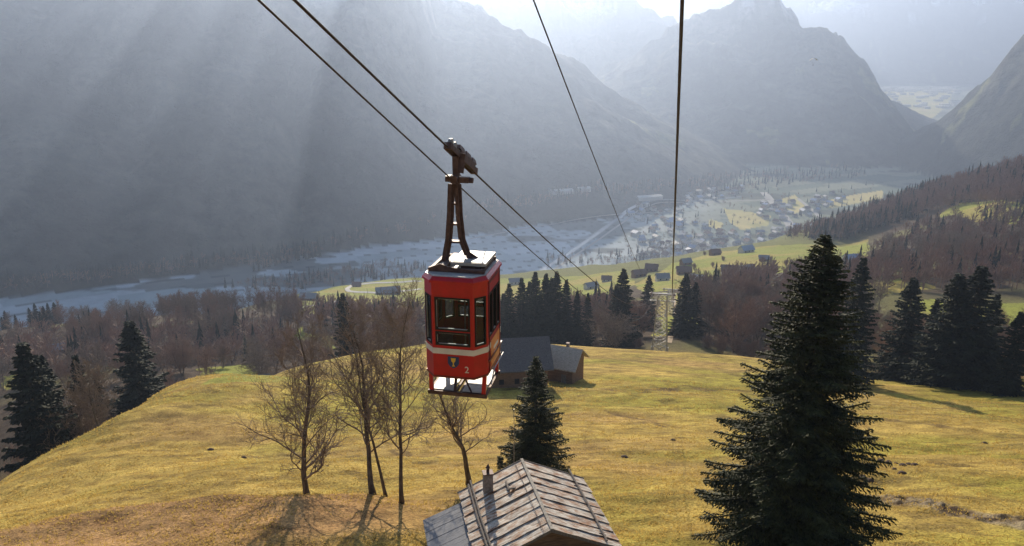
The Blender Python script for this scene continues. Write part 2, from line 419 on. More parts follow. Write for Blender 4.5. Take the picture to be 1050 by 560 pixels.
nt.nodes.remove(nt.nodes['Principled BSDF']); pv = nt.nodes.new('ShaderNodeVolumePrincipled')
pv.inputs['Density'].default_value = HAZE; pv.inputs['Color'].default_value = (.56, .70, 1, 1); pv.inputs['Anisotropy'].default_value = .62
nt.links.new(pv.outputs[0], nt.nodes['Material Output'].inputs['Volume']); o.data.materials.append(hm)
hm.cycles.homogeneous_volume = True
vs = SC.view_settings; vs.view_transform = 'Standard'; vs.look = 'None'; vs.gamma = 1; vs.exposure = .85
SC.render.engine = 'CYCLES'
cy = SC.cycles; cy.use_denoising = True; cy.denoiser = 'OPENIMAGEDENOISE'; cy.max_bounces = 6; cy.volume_bounces = 0; cy.transparent_max_bounces = 24
cy.diffuse_bounces = 3; cy.sample_clamp_indirect = 6
# ------------------------------------------------------------------ trees
M_bark = simple('bark', (.055,.04,.028), (.16,.125,.09), scale=6, rough=.95, bump=.6, bscale=25, stretch=(1,1,.25))
M_twig = simple('twigs', (.17,.125,.09), (.30,.22,.16), scale=1.2, rough=.9)
M_twigred = simple('reddish_twigs', (.21,.125,.085), (.34,.215,.15), scale=.35, rough=.9)
M_needle = simple('spruce_needles', (.013,.019,.008), (.072,.074,.022), scale=1.4, rough=.75, spec=.2)
M_needleold = simple('dark_spruce_needles', (.012,.018,.011), (.038,.044,.022), scale=.8, rough=.8, spec=.15)

def bare_tree(seed, h, r0, spread=.9, lean=(0,0), levels=5, first=.25, nb=3, twigw=.012, droop=.0, stems=1, minr=.010, fine=1.0):
    """a winter tree: (trunk MB, crown MB)"""
    rd = random.Random(seed); T = MB(); Cn = MB()
    def grow(p, d, L, r, lev, mb):
        steps = 4 if lev < 2 else 3 if lev < 4 else 2
        pts = [p.copy()]; rs = [r]; r1 = r*(.62 if lev else .5)
        for i in range(steps):
            wob = .17+.08*lev
            d = (d+Vector((rd.gauss(0,wob), rd.gauss(0,wob), rd.gauss(0,wob)*.6+(.10 if lev > 0 else .02)-droop*lev*.04))).normalized()
            p = p+d*(L/steps); pts.append(p.copy()); rs.append(r+(r1-r)*(i+1)/steps)
        sides = 8 if lev == 0 else 5 if lev == 1 else 3
        mb.tube(pts, [max(x, minr) for x in rs], sides, caps=lev < 2)
        return pts, rs, d
    def branch(p, d, L, r, lev):
        pts, rs, de = grow(p, d, L, r, lev, Cn)
        if lev >= levels: return
        k = int((nb+ (2 if lev >= 2 else 1))*fine+rd.random())
        for i in range(k):
            t = .25+.75*(i+rd.random()*.8)/k; t = min(t, .999); q = t*(len(pts)-1); j = int(q); f = q-j
            pp = pts[j].lerp(pts[j+1], f); dd = (pts[j+1]-pts[j]).normalized()
            side = dd.cross(Vector((rd.gauss(0,1), rd.gauss(0,1), rd.gauss(0,1)))).normalized()
            a = rd.uniform(.45, .9)*spread
            branch(pp, (dd*math.cos(a)+side*math.sin(a)).normalized(), L*rd.uniform(.42, .68), rs[j]*.62, lev+1)
        branch(pts[-1], de, L*.6, rs[-1], lev+1)
    for s in range(stems):
        d = Vector((lean[0]+rd.gauss(0,.05)+(.25*(s-(stems-1)/2) if stems > 1 else 0), lean[1]+rd.gauss(0,.05), 1)).normalized(); p = Vector((.15*s, 0, -.5))
        n_ = 11; H = h*.86*(1-.12*s); pts = [p.copy()]; rs = [r0*1.6]
        for i in range(n_):
            d = (d+Vector((rd.gauss(0,.085)-lean[0]*.05, rd.gauss(0,.085), .07))).normalized(); p = p+d*(H+.5)/n_
            pts.append(p.copy()); t = (i+1)/n_; rs.append(r0*(1.05 if i == 0 else (1-t)**.8*.95+.06))
        T.tube(pts, rs, 9)
        k = int(16*fine+h*.9)
        for i in range(k):
            t = first+(1-first)*((i+rd.random())/k)**1.1; t = min(t, .995); q = t*n_; j = min(int(q), n_-1); pp = pts[j].lerp(pts[j+1], q-j)
            az = i*2.4+rd.uniform(-.5,.5); up = .55+.9*t+rd.uniform(-.2,.3)
            dd = Vector((math.cos(az), math.sin(az), up)).normalized()
            L = h*(.24*(1-t)**.6*math.sin(min(1, (t-first)/(1-first)*3+.45)*1.57)+.05)*rd.uniform(.7, 1.2)*spread
            branch(pp, dd, L, max(rs[j]*rd.uniform(.32,.5), .02), 1 if t < .55 else 2 if rd.random() < .6 or t > .85 else 1)
    zm = max(v[2] for v in Cn.v); f = h/zm
    for mb in (T, Cn): mb.v = [(a*f**.5, b*f**.5, c*f if c > 0 else c) for a, b, c in mb.v]
    return T, Cn

def spruce(seed, h, rad, whorl=.42, nbr=8, shoot=.16, clump=.17, qw=.055, taper=.8, start=.06, lean=0, ragged=.25, density=1.0):
    rd = random.Random(seed); T = MB(); Cn = MB()
    T.tube([(0,0,-.5),(0,0,h*.3),(0,0,h*.7),(0,0,h)], [h*.016+.05, h*.012+.03, h*.006+.02, .015], 8)
    z = h*start
    V = Cn.v; Fc = Cn.f; Mi = Cn.m
    def quad(p, d, L, w, nrm):
        s = d.cross(nrm)
        if s.length < 1e-4: return
        s.normalize(); s *= w; k = len(V); e = p+d*L; mid = p+d*(L*.5)
        V.extend(((p.x, p.y, p.z), (mid.x+s.x, mid.y+s.y, mid.z+s.z), (e.x, e.y, e.z), (mid.x-s.x, mid.y-s.y, mid.z-s.z)))
        Fc.append((k, k+1, k+2, k+3)); Mi.append(0)
    lumps = [(rd.uniform(0, 6.28), rd.uniform(0, 1), rd.uniform(-.2, .16)) for _ in range(14)]
    while z < h*.985:
        t = z/h; Rz = rad*((1-t)**taper)*(1-.25*max(0, .12-t)/.12)
        nn = max(4, int(nbr*(.55+.45*(1-t)))); a0 = rd.random()*6.28
        for i in range(nn):
            az = a0+6.28*i/nn+rd.gauss(0, .16)
            f = 1+rd.gauss(0, ragged*.55)
            for la, lt, lf in lumps:
                if abs(lt-t) < .09 and math.cos(az-la) > .6: f += lf
            if rd.random() < .07: continue
            L = max(.12, Rz*min(f, 1.3)*min(1, .25+(1-t)*8))
            dz0 = .45*(t-.45)+rd.gauss(0, .08); d = Vector((math.cos(az), math.sin(az), dz0)).normalized()
            p = Vector((0, 0, z+rd.uniform(-.5,.5)*whorl)); pts = [p.copy()]; ns = max(3, int(L/.5)); side = Vector((-math.sin(az), math.cos(az), 0))
            for k in range(ns):
                s_ = (k+1)/ns
                d = (d+Vector((0, 0, (-.11 if s_ < .55 else .20)*(1.15-t)*min(1,L/2)*3.2/ns))+side*rd.gauss(0, .03)).normalized()
                p = p+d*(L/ns); pts.append(p.copy())
            Cn.tube(pts, [max(.006, .012*L*(1-k/(ns+.5))) for k in range(ns+1)], 3, caps=False)
            m_ = max(3, int(L/shoot*density))
            for k in range(m_+1):
                s_ = .12+.88*k/m_; q = min(s_*ns, ns-.001); j = int(q); pp = pts[j].lerp(pts[j+1], q-j); dd = (pts[j+1]-pts[j]).normalized()
                for sg in (-1, 1):
                    Ls = (.24+.30*L*(1-s_)**.8*min(1, s_*3.2))*rd.uniform(.6, 1.15)*min(1, .45+L/3)
                    sd = (dd*rd.uniform(.5, .9)+side*sg*rd.uniform(.7,1)+Vector((0,0,-.16-.22*rd.random()*(1-t)))).normalized()
                    c_ = max(1, int(Ls/clump*density)); pq = pp.copy()
                    for g in range(c_+1):
                        nr = Vector((rd.gauss(0,.6), rd.gauss(0,.6), 1)).normalized()
                        dv = (sd+Vector((rd.gauss(0,.28), rd.gauss(0,.28), -.10*g/c_-.25*rd.random()))).normalized()
                        quad(pq, dv, clump*rd.uniform(1.1, 1.8), qw*rd.uniform(.6, 1.2), nr)
                        pq = pq+sd*(Ls/(c_+1))
                quad(pp, (dd+Vector((0,0,-.5))).normalized(), clump*1.5, qw, side)
        z += whorl*(.75+.5*(1-t)*rd.uniform(.8, 1.2))*(1 if t < .8 else .6)
    quad(Vector((0,0,h*.95)), Vector((0,0,1)), h*.055, qw*.8, Vector((1,0,0)))
    return T, Cn

TREES = {}
def tree_root(name, parts, loc, rz, sc, label, cat, group=None):
    r = empty(name, loc, rz); r.scale = (sc if hasattr(sc, '__len__') else (sc, sc, sc))
    for nm, me in parts: o = bpy.data.objects.new(nm, me); link(o, r)
    return tag(r, label, cat, group)
def place(u, y):
    # x at depth y under image column u, with the height of the ground there (iterated: column depends on height)
    x = (u-525)/F*y
    for _ in range(4):
        z = Z(x, y); d = y*CP-z*SP; x = (u-525)/F*d
    return x, y, Z(x, y)
def height_for(x, y, z, vtop):
    # tree height whose top projects to image row vtop
    b = (280-vtop)/F; return y*(-SP+b*CP)/(CP+b*SP)-z
def hero(kind, name, u, y, vtop, label, cat, mats, seed, **kw):
    x, y, z = place(u, y); h = height_for(x, y, z, vtop)
    if kind == 'spruce':
        for _ in range(3): x = (u-525)/F*(y*CP-(z+h)*SP); z = Z(x, y); h = height_for(x, y, z, vtop)
    T, Cn = (bare_tree if kind == 'bare' else spruce)(seed, h, **kw)
    tm = T.mesh('trunk', mats[0], True); cm = Cn.mesh('crown', mats[1], kind == 'bare')
    r = tree_root(name, [('trunk', tm), ('crown', cm)], (x, y, z), 0, 1, label, cat)
    return r, h
NB = (M_bark, M_twig)
hero('bare', 'bare_tree', 315, 52.0, 318, 'leafless broad tree standing alone at the far left of the small row on the knoll', 'tree', NB, 3, r0=.21, spread=.85, levels=4, first=.14, nb=3, fine=1.0, minr=.0095)
hero('bare', 'bare_tree', 383, 48.5, 306, 'leafless tree with a trunk bent to the left, second in the row on the knoll', 'tree', NB, 9, r0=.19, spread=1.0, levels=4, first=.25, nb=2, lean=(-.30,.15), fine=1.0, minr=.0095)
hero('bare', 'bare_tree', 397, 49.5, 308, 'slender leafless tree between the bent one and the tall straight one', 'tree', NB, 14, r0=.11, spread=.75, levels=4, first=.4, nb=2, lean=(-.10,0), fine=.9, minr=.008)
hero('bare', 'bare_tree', 412, 48.0, 278, 'tall straight leafless tree nearest the red cable car on its left', 'tree', NB, 21, r0=.14, spread=.8, levels=4, first=.25, nb=2, lean=(.01,0), fine=1.1, minr=.0095)
hero('bare', 'bare_tree', 481, 56.0, 352, 'leafless tree right below the cable car behind the rusty roof', 'tree', NB, 33, r0=.21, spread=1.0, levels=4, first=.3, nb=3, fine=.75, minr=.008)
hero('spruce', 'spruce_tree', 550, 53.0, 364, 'small dense green spruce just behind the rusty barn roof', 'spruce', (M_bark, M_needle), 41, rad=3.3, whorl=.22, nbr=10, shoot=.10, clump=.11, qw=.042, taper=.85, start=.02, ragged=.2)
hero('spruce', 'spruce_tree', 513, 52.0, 468, 'tiny young spruce beside the chimney of the rusty barn roof', 'spruce', (M_bark, M_needle), 42, rad=.6, whorl=.2, nbr=7, shoot=.12, clump=.10, qw=.03, taper=.9, start=.05)
hero('spruce', 'spruce_tree', 847, 38.5, 236, 'huge dark spruce in the right foreground reaching above the valley meadows', 'spruce', (M_bark, M_needle), 57, rad=4.9, whorl=.25, nbr=12, shoot=.12, clump=.135, qw=.048, taper=.70, start=.03, ragged=.36)

# meshes for the more distant trees
MS = []
for s in range(4):
    T, Cn = spruce(100+s, 20., 4.3+.5*(s%2), whorl=.5, nbr=10, shoot=.30, clump=.34, qw=.15, taper=.85, start=.04, ragged=.38)
    MS.append((T.mesh('spruce_trunk', M_bark), Cn.mesh('spruce_crown', M_needleold)))
MB_ = []
for s in range(7):
    T, Cn = bare_tree(200+s, 15., .17, spread=(1.1,.9,1.25,1.0,.8,1.2,1.05)[s], levels=4, first=(.2,.35,.15,.3,.45,.2,.3)[s], nb=2, minr=.022, fine=.95, stems=(1,1,2,1,1,2,1)[s])
    MB_.append((T.mesh('bare_trunk', M_bark, True), Cn.mesh('bare_crown', M_twigred if s%2 else M_twig)))
BU = []
for s in range(3):
    T, Cn = bare_tree(300+s, 6., .06, spread=1.5, levels=4, first=.03, nb=2, minr=.015, fine=.9, stems=3)
    T.v += Cn.v and []; 
    k = len(T.v); T.v += Cn.v; T.f += [tuple(i+k for i in f) for f in Cn.f]; T.m += Cn.m
    BU.append(T.mesh('bush', M_twigred))
def mid_tree(kind, u, y, vtop, label, group=None, wide=1., var=None, parts=True):
    x, y, z = place(u, y); h = height_for(x, y, z, vtop) if vtop < 1000 else vtop-1000
    if kind == 's' and vtop < 1000: x = (u-525)/F*(y*CP-(z+h)*SP); z = Z(x, y); h = height_for(x, y, z, vtop)
    L = MS if kind == 's' else MB_; H = 20. if kind == 's' else 15.; v = random.randrange(len(L)) if var is None else var
    tm, cm = L[v]; s = max(h, 2.5)/H; nm = 'spruce_tree' if kind == 's' else 'bare_tree'; s2 = s*wide
    return tree_root(nm, [('trunk', tm), ('crown', cm)], (x, y, z-.2), random.random()*6.28, (s2, s2, s), label, 'spruce' if kind == 's' else 'tree', group)
for a in [
 (132, 146, 329, 'dark broad spruce rising alone above the bare wood at the left meadow edge', 1.4),
 (22, 112, 350, 'tall narrow dark spruce nearest the left border of the picture', 1.05),
 (38, 118, 362, 'dark spruce half hidden right beside the leftmost spruce', 1.),
 (76, 128, 362, 'thin spruce between the leftmost pair and the broad left spruce', .75),
 (98, 150, 383, 'short spruce top in the bare wood just left of the broad spruce', .7),
 (351, 215, 299, 'slim dark spruce standing behind the row of bare trees, left of the cable car', .85),
 (886, 150, 263, 'dark spruce peeking out at the right side of the huge foreground spruce', .95),
 (938, 165, 283, 'spruce with a pointed top left of the thick spruce pair on the right', 1.2),
 (962, 172, 305, 'low spruce between the pointed one and the thick pair on the right', .9),
 (985, 152, 279, 'left one of the two thick dark spruces at the right meadow edge', 1.45),
 (1008, 150, 271, 'right and taller one of the two thick dark spruces at the right meadow edge', 1.45),
 (1024, 160, 300, 'short spruce leaning against the right side of the thick pair', .9),
 (1048, 140, 318, 'spruce cut off by the right border of the picture', 1.1),
 (640, 248, 274, 'tall dark spruce left of the lattice pylon', 1.0),
 (666, 300, 281, 'small spruce tip directly left of the pylon head', .9),
 (632, 246, 292, 'lower spruce tucked against the tall one left of the pylon', .9),
 (704, 262, 279, 'spruce closest to the pylon on its right side', 1.),
 (714, 270, 288, 'second spruce to the right of the pylon, lower than the first', 1.),
 (697, 285, 300, 'short spruce under the ropes beside the pylon clearing', .8)]:
    mid_tree('s', a[0], a[1], a[2], a[3], 'dark spruces at the edges of the meadow', a[4])
G = 'spruces in the clump behind the log hut'
for u, y, v in [(508,250,296),(522,246,290),(535,252,284),(549,246,278),(560,250,279),(571,247,277),(581,254,286),(592,245,298),(603,258,300),(516,262,300),(543,262,288),(566,262,284)]:
    mid_tree('s', u, y, v, 'dark spruce in the clump behind the log hut', G, .85)
def stand(u0, u1, y0, y1, hlo, hhi, n_, label, group, kind='b', wide=1., parts=True, keep=None):
    k = 0; t = 0
    while k < n_ and t < n_*6:
        t += 1
        u = random.uniform(u0, u1); y = random.uniform(y0, y1)
        if keep and not keep(u, y): continue
        mid_tree(kind, u, y, 1000+random.uniform(hlo, hhi), label, group, wide*random.uniform(.85, 1.15)); k += 1
stand(-25, 128, 112, 175, 15, 20, 42, 'reddish bare tree in the wood below the left meadow edge', 'bare trees below the left meadow edge')
stand(145, 225, 175, 250, 12, 17, 13, 'leafless tree right of the broad left spruce, in front of the dark slope', 'bare trees right of the broad spruce')
stand(-20, 235, 255, 330, 12, 17, 26, 'grey brown bare tree in the hollow beneath the hilltop wood', 'bare trees in the left hollow')
stand(60, 235, 340, 375, 15, 20, 16, 'bare tree on the slope under the hilltop wood', 'bare trees on the left slope')
stand(155, 310, 376, 425, 17, 20, 44, 'tall brown bare tree in the dense row on the left hilltop', 'bare trees of the hilltop wood', wide=.75)
stand(-20, 150, 400, 520, 12, 17, 22, 'distant bare tree between the frosty valley and the left hollow', 'distant bare trees on the left')
stand(-15, 60, 440, 560, 12, 16, 12, 'small distant spruce at the left edge above the bare wood', 'distant spruces at the left', 's')
stand(262, 345, 225, 300, 12, 17, 14, 'leafless tree behind the single tree of the knoll', 'bare trees behind the knoll', keep=lambda u, y: not (262 < u < 300 and y < 240))
stand(352, 436, 222, 300, 14, 20, 22, 'tall leafless tree behind the row on the knoll, left of the cable car', 'bare trees left of the cable car')
stand(500, 625, 265, 330, 15, 19, 22, 'brown bare tree behind the spruce clump', 'bare trees behind the spruce clump')
stand(600, 665, 240, 300, 13, 17, 9, 'brown bare tree between the spruce clump and the pylon', 'bare trees left of the pylon')
mid_tree('b', 631, 228, 316, 'spreading bare tree standing on the meadow edge left of the pylon', None, 1.3, var=2)
stand(716, 800, 232, 330, 16, 21, 38, 'purple brown bare tree in the wood right of the pylon', 'bare trees of the wood right of the pylon')
stand(800, 905, 200, 330, 14, 19, 20, 'bare tree of the wood hidden behind the huge spruce', 'bare trees behind the huge spruce')
stand(900, 1065, 168, 240, 13, 18, 34, 'brown bare tree between the spruces of the right meadow edge', 'bare trees at the right meadow edge')
stand(1020, 1070, 160, 210, 9, 13, 6, 'bare tree beside the spruce at the right border', 'bare trees at the right border')
stand(880, 1060, 420, 640, 14, 19, 34, 'bare tree of the brown wood above the right pastures', 'bare trees above the right pastures')
G = 'grey brown bushes at the foot of the woods'
for u, y, h in [(740,232,7),(757,226,7.5),(772,222,7),(790,215,6.5),(725,240,6),(912,168,6),(925,170,7),(940,166,6),(690,268,4),(655,240,4),(612,240,4),(1035,150,4),(1020,160,5)]:
    x, y, z = place(u, y); o = new_at('bush', random.choice(BU), (x, y, z-.2), random.random()*6, h/6)
    tag(o, 'bare bush at the foot of the wood beyond the meadow edge', 'bush', G)

# far woods that read as one mass
def woods(name, label, regs, mats, seed):
    rd = random.Random(seed); m = MB()
    for poly, n_, pc, h0, h1, ylim in regs:
        us = []; 
        a = [p[0] for p in poly]; b = [p[1] for p in poly]
        uu = rng.uniform(min(a), max(a), n_*3); vv = rng.uniform(min(b), max(b), n_*3)
        k = inpoly(uu, vv, poly); uu = uu[k][:n_]; vv = vv[k][:n_]
        q = hits(uu, vv, y0=ylim); q = q[~np.isnan(q[:,0])]; zz = Zall(q[:,0], q[:,1])
        for (x, y), z in zip(q, zz):
            con = rd.random() < (pc if not callable(pc) else pc(x, y)); h = rd.uniform(h0, h1)*(1.1 if con else .9)
            if con:
                r = h*rd.uniform(.13,.18); a0 = rd.random()*6
                for l in range(5):
                    t = l/5; rr = r*(1-t)**.85; zb = z+h*(.05+.9*t); zt = zb+h*.34*(1-t*.3)
                    for k in range(6):
                        a1 = a0+l+k*1.047; r2 = rr*rd.uniform(.75, 1.25)
                        m.face([(x+r2*math.cos(a1), y+r2*math.sin(a1), zb-rd.random()*h*.03), (x+rr*.5*math.cos(a1+.9), y+rr*.5*math.sin(a1+.9), zb+h*.06), (x, y, min(zt, z+h))], 0)
            else:
                m.bar((x, y, z-1), (x, y, z+h*.7), h*.02, mi=1); rr = h*.3
                for k in range(20):
                    a1 = rd.random()*6.28; e = rd.uniform(.1, 1.4); zb = z+h*rd.uniform(.2, .6); L = h*rd.uniform(.25,.42)
                    dx = math.cos(a1)*math.cos(e)*L; dy = math.sin(a1)*math.cos(e)*L; dz = math.sin(e)*L*1.1
                    for s in range(2):
                        ox, oy, oz = (rd.uniform(-1,1)*h*.09 for _ in range(3)); w_ = h*.012
                        m.face([(x+dx*.3, y+dy*.3, zb+dz*.2), (x+dx+ox+w_, y+dy+oy, zb+dz+oz), (x+dx+ox-w_, y+dy+oy+w_, zb+dz+oz+w_*2)], 1)
    o = m.build(name, mats); tag(o, label, 'wood', kind='stuff'); return o
woods('hillside_wood', 'brown bare forest with darker spruces covering the right hillside', [
   ([(800,246),(872,222),(950,195),(1062,166),(1062,212),(980,212),(900,236),(860,248)], 1500, lambda x, y: .55 if vnoise(x/90, y/90, 5) > .08 or y > 960 else .08, 13, 18, 300.),
   ([(890,262),(940,232),(1060,214),(1060,300),(985,300),(890,300)], 420, .12, 12, 17, 330.),
   ], [M_needleold, M_twigred], 5)
woods('lower_wood', 'belt of bare trees running below the green shelf meadows', [
   ([(300,345),(330,318),(440,322),(640,318),(640,345),(440,345)], 420, .08, 12, 17, 300.),
   ([(700,300),(760,285),(885,275),(885,305),(760,318),(700,325)], 300, .1, 12, 17, 340.),
   ([(-15,345),(140,335),(300,335),(300,372),(150,385),(-15,385)], 330, .1, 11, 15, 260.)], [M_needleold, M_twigred], 6)
woods('foot_wood', 'dark belt of trees along the foot of the shaded mountain', [
   ([(-5,294),(120,282),(250,266),(250,273),(120,290),(-5,302)], 380, .6, 18, 26, 1100.), ([(250,266),(380,240),(500,217),(620,188),(620,195),(500,225),(380,248),(250,273)], 420, .6, 18, 26, 1150.)], [M_needleold, M_twigred], 12)
woods('valley_wood', 'hazy dark tree belts and copses on the frosty valley floor', [
   ([(230,296),(330,282),(400,272),(440,276),(440,284),(300,300)], 260, .35, 14, 20, 1150.),
   ([(480,214),(540,206),(620,194),(700,186),(700,194),(600,206),(500,222)], 260, .6, 18, 26, 1150.),
   ([(700,186),(760,178),(880,172),(890,182),(800,192),(720,204)], 260, .6, 18, 26, 1150.),
   ([(250,268),(330,256),(330,264),(260,280)], 120, .6, 16, 24, 1150.),
   ([(560,262),(640,262),(700,250),(700,262),(640,274),(560,274)], 120, .3, 12, 18, 1150.),
   ([(640,200),(900,190),(900,206),(640,262)], 160, .3, 12, 18, 1150.)], [M_needleold, M_twigred], 8)
# ------------------------------------------------------------------ cable car
def paint(name, c, c2, rough=.35, coat=.4): return simple(name, c, c2, scale=3.5, rough=rough, coat=coat, bump=.05, bscale=9, lo=.3, hi=.75)
M_red = paint('red_paint', (.54,.009,.017), (.38,.008,.013)); M_white = paint('cream_band', (.75,.68,.58), (.6,.54,.46), coat=.1)
M_reddark = paint('dark_red_edge', (.20,.012,.012), (.12,.01,.01))
M_steel = simple('dark_rusty_steel', (.065,.036,.032), (.13,.075,.062), scale=7, rough=.6, metal=.3, bump=.2)
M_grey = simple('grey_steel', (.22,.21,.20), (.34,.32,.30), scale=6, rough=.5, metal=.5)
M_alu = simple('light_sheet_metal', (.52,.50,.47), (.34,.32,.30), scale=5, rough=.5, metal=.1)
M_rubber = simple('black_rubber', (.012,.012,.013), rough=.6)
M_rope = simple('wire_rope', (.03,.022,.022), (.07,.045,.045), scale=30, rough=.55, metal=.6)
M_inner = simple('cabin_lining', (.30,.28,.26), (.22,.2,.19), scale=4, rough=.7)
M_blue = simple('emblem_blue', (.03,.05,.13), rough=.5); M_gold = simple('emblem_gold', (.7,.42,.05), rough=.5)
M_poster = simple('orange_poster', (.75,.22,.05), (.80,.38,.14), scale=2.5, rough=.5); M_lett = simple('poster_white', (.8,.74,.6), rough=.6)
m_, nt, b = nodemat('window_glass'); b.inputs['Base Color'].default_value = (.02,.03,.035,1); b.inputs['Roughness'].default_value = .03; b.inputs['Specular IOR Level'].default_value = .7
tr = N(nt, 'ShaderNodeBsdfTransparent'); tr.inputs[0].default_value = (.88,.92,.93,1); fr = N(nt, 'ShaderNodeFresnel', IOR=1.5); mxs = N(nt, 'ShaderNodeMixShader')
ad = N(nt, 'ShaderNodeMath', operation='ADD'); ad.inputs[1].default_value = .2; nt.links.new(fr.outputs[0], ad.inputs[0])
nt.links.new(ad.outputs[0], mxs.inputs[0]); nt.links.new(tr.outputs[0], mxs.inputs[1]); nt.links.new(b.outputs[0], mxs.inputs[2]); nt.links.new(mxs.outputs[0], nt.nodes['Material Output'].inputs[0])
M_glass = m_

YC = 17.0
px, py, pz = P(467, 183, YC)                      # the clamp pin
T3 = P(669, 302, 212.); bx = (T3[0]-px)/(212-YC); YAW = -math.atan(bx)
car = empty('cable_car', (px, py, pz), YAW)
tag(car, 'small red cable car cabin with a cream band hanging from the left pair of ropes', 'cable car')
W_, CH, CW, HL = .70, .29, .455, .92      # half width, chamfer depth, half centre facet, half length
zt, zb = -2.08, -4.22
plan = [(-CW,-HL),(CW,-HL),(W_,-HL+CH),(W_,HL-CH),(CW,HL),(-CW,HL),(-W_,HL-CH),(-W_,-HL+CH)]
body = MB(); glass = []; rims = MB(); bands = MB()
def facet(a, b, wins, band=True):
    """wall panel between plan points a, b (outside on the right of a->b) with window openings wins=[(s0,s1,z0,z1)] in fractions / metres"""
    ax, ay = a; bx_, by = b; L = math.hypot(bx_-ax, by-ay); dx, dy = (bx_-ax)/L, (by-ay)/L; nx, ny = dy, -dx; th_ = .04
    M = Matrix(((dx, -nx, 0), (dy, -ny, 0), (0, 0, 1)))
    def slab(mb, s0, s1, z0, z1, o0, o1, mi=0):
        c = M @ Vector(((s0+s1)/2, (o0+o1)/2, 0)); mb.box((ax+c.x, ay+c.y, (z0+z1)/2), (s1-s0, abs(o1-o0), z1-z0), M, mi)
    ss = sorted({0, L}|{w[0] for w in wins}|{w[1] for w in wins}); zs = sorted({zb, zt}|{w[2] for w in wins}|{w[3] for w in wins})
    for i in range(len(ss)-1):
        z0 = None
        for j in range(len(zs)-1):
            cx, cz = (ss[i]+ss[i+1])/2, (zs[j]+zs[j+1])/2
            hole = any(w[0] < cx < w[1] and w[2] < cz < w[3] for w in wins)
            if hole:
                if z0 is not None: slab(body, ss[i], ss[i+1], z0, zs[j], 0, th_); z0 = None
            elif z0 is None: z0 = zs[j]
        if z0 is not None: slab(body, ss[i], ss[i+1], z0, zs[-1], 0, th_)
    for w in wins:
        g = MB(); slab(g, w[0]+.012, w[1]-.012, w[2]+.012, w[3]-.012, .018, .026)
        r_ = MB(); q = .026
        for s0, s1, z0, z1 in ((w[0]-.01,w[1]+.01,w[3]-q,w[3]+.01),(w[0]-.01,w[1]+.01,w[2]-.01,w[2]+q),(w[0]-.01,w[0]+q,w[2]+q,w[3]-q),(w[1]-q,w[1]+.01,w[2]+q,w[3]-q)): slab(r_, s0, s1, z0, z1, -.012, .035)
        # rounded inner corners
        for sx in (0, 1):
            for sz in (0, 1):
                cxx = (w[0]+q, w[1]-q)[sx]; czz = (w[2]+q, w[3]-q)[sz]; kx = (1,-1)[sx]; kz = (1,-1)[sz]
                pts = [(cxx, czz), (cxx+kx*.05, czz), (cxx+kx*.018, czz+kz*.018), (cxx, czz+kz*.05)]
                k = len(r_.v)
                for off in (-.012, .03):
                    for s_, z_ in pts: c = M @ Vector((s_, off, 0)); r_.v.append((ax+c.x, ay+c.y, z_))
                for f in ((3,2,1,0),(4,5,6,7),(0,1,5,4),(1,2,6,5),(2,3,7,6),(3,0,4,7)): r_.f.append(tuple(k+i for i in f)); r_.m.append(0)
        ir = MB()
        for s0, s1, z0, z1 in ((w[0]+q,w[1]-q,w[2]+q,w[2]+q+.014),(w[0]+q,w[1]-q,w[3]-q-.010,w[3]-q),(w[0]+q,w[0]+q+.010,w[2]+q,w[3]-q)): slab(ir, s0, s1, z0, z1, .0, .030)
        glass.append((g, r_, ir))
    if band: slab(bands, -.004, L+.004, zt-1.61, zt-1.48, -.006, .002)
    # bottom edge strip
    slab(bands2, -.002, L+.002, zb-.03, zb+.02, -.008, .03)
    return slab
bands2 = MB()
zW = lambda a, b: (zt-b, zt-a)
def fr_wins():
    return [(.075, .835, *zW(.32,1.05)), (.075, .835, *zW(1.10,1.40))]
lc = math.hypot(W_-CW, CH); ls = 2*(HL-CH)
slabs = []
for i in range(8):
    a, b_ = plan[i], plan[(i+1)%8]
    if i in (0, 4): w = fr_wins()
    elif i in (1, 3, 5, 7): w = [(.05, lc-.05, *zW(.31,1.40))]
    else: w = [(.10, .42, *zW(.33,1.32)), (.50, .82, *zW(.33,1.32)), (.90, 1.14, *zW(.33,1.32))]
    slabs.append(facet(a, b_, w))
body_o = body.build('body', M_red, car)
bands.build('band', M_white, body_o); bands2.build('sill_rail', M_reddark, body_o)
for g, r_, ir in glass:
    f = r_.build('window', M_rubber, car); g.build('pane', M_glass, f); ir.build('trim', M_alu, f)
# roof with bevelled fascia
def scaled(k, dz=0): return [(x*k+math.copysign(dz, x), y*k+math.copysign(dz, y)) for x, y in plan]
rf = MB()
def ring_loft(mb, secs, cap=True, mi=0):
    k = len(mb.v)
    for poly, z in secs: mb.v += [(x, y, z) for x, y in poly]
    n_ = len(secs[0][0])
    for s in range(len(secs)-1):
        for i in range(n_): j = (i+1)%n_; mb.f.append((k+s*n_+i, k+s*n_+j, k+(s+1)*n_+j, k+(s+1)*n_+i)); mb.m.append(mi)
    if cap: mb.f.append(tuple(k+(len(secs)-1)*n_+i for i in range(n_))); mb.m.append(mi); mb.f.append(tuple(k+i for i in reversed(range(n_)))); mb.m.append(mi)
ring_loft(rf, [(scaled(1,.0),zt-.001+.002),(scaled(1,.035),zt+.012),(scaled(1,.035),zt+.06),(scaled(.96),zt+.13)])
roof_o = rf.build('roof', M_red, car)
tp = MB(); ring_loft(tp, [(scaled(.94),zt+.132),(scaled(.93),zt+.150)]); tp.build('roof_sheet', M_alu, roof_o)
ht = MB(); ht.box((.22,.10,zt+.29),(.78,.98,.07)); ht.box((.22,.10,zt+.33),(.70,.90,.012)); hob = ht.build('hatch', M_alu, roof_o)
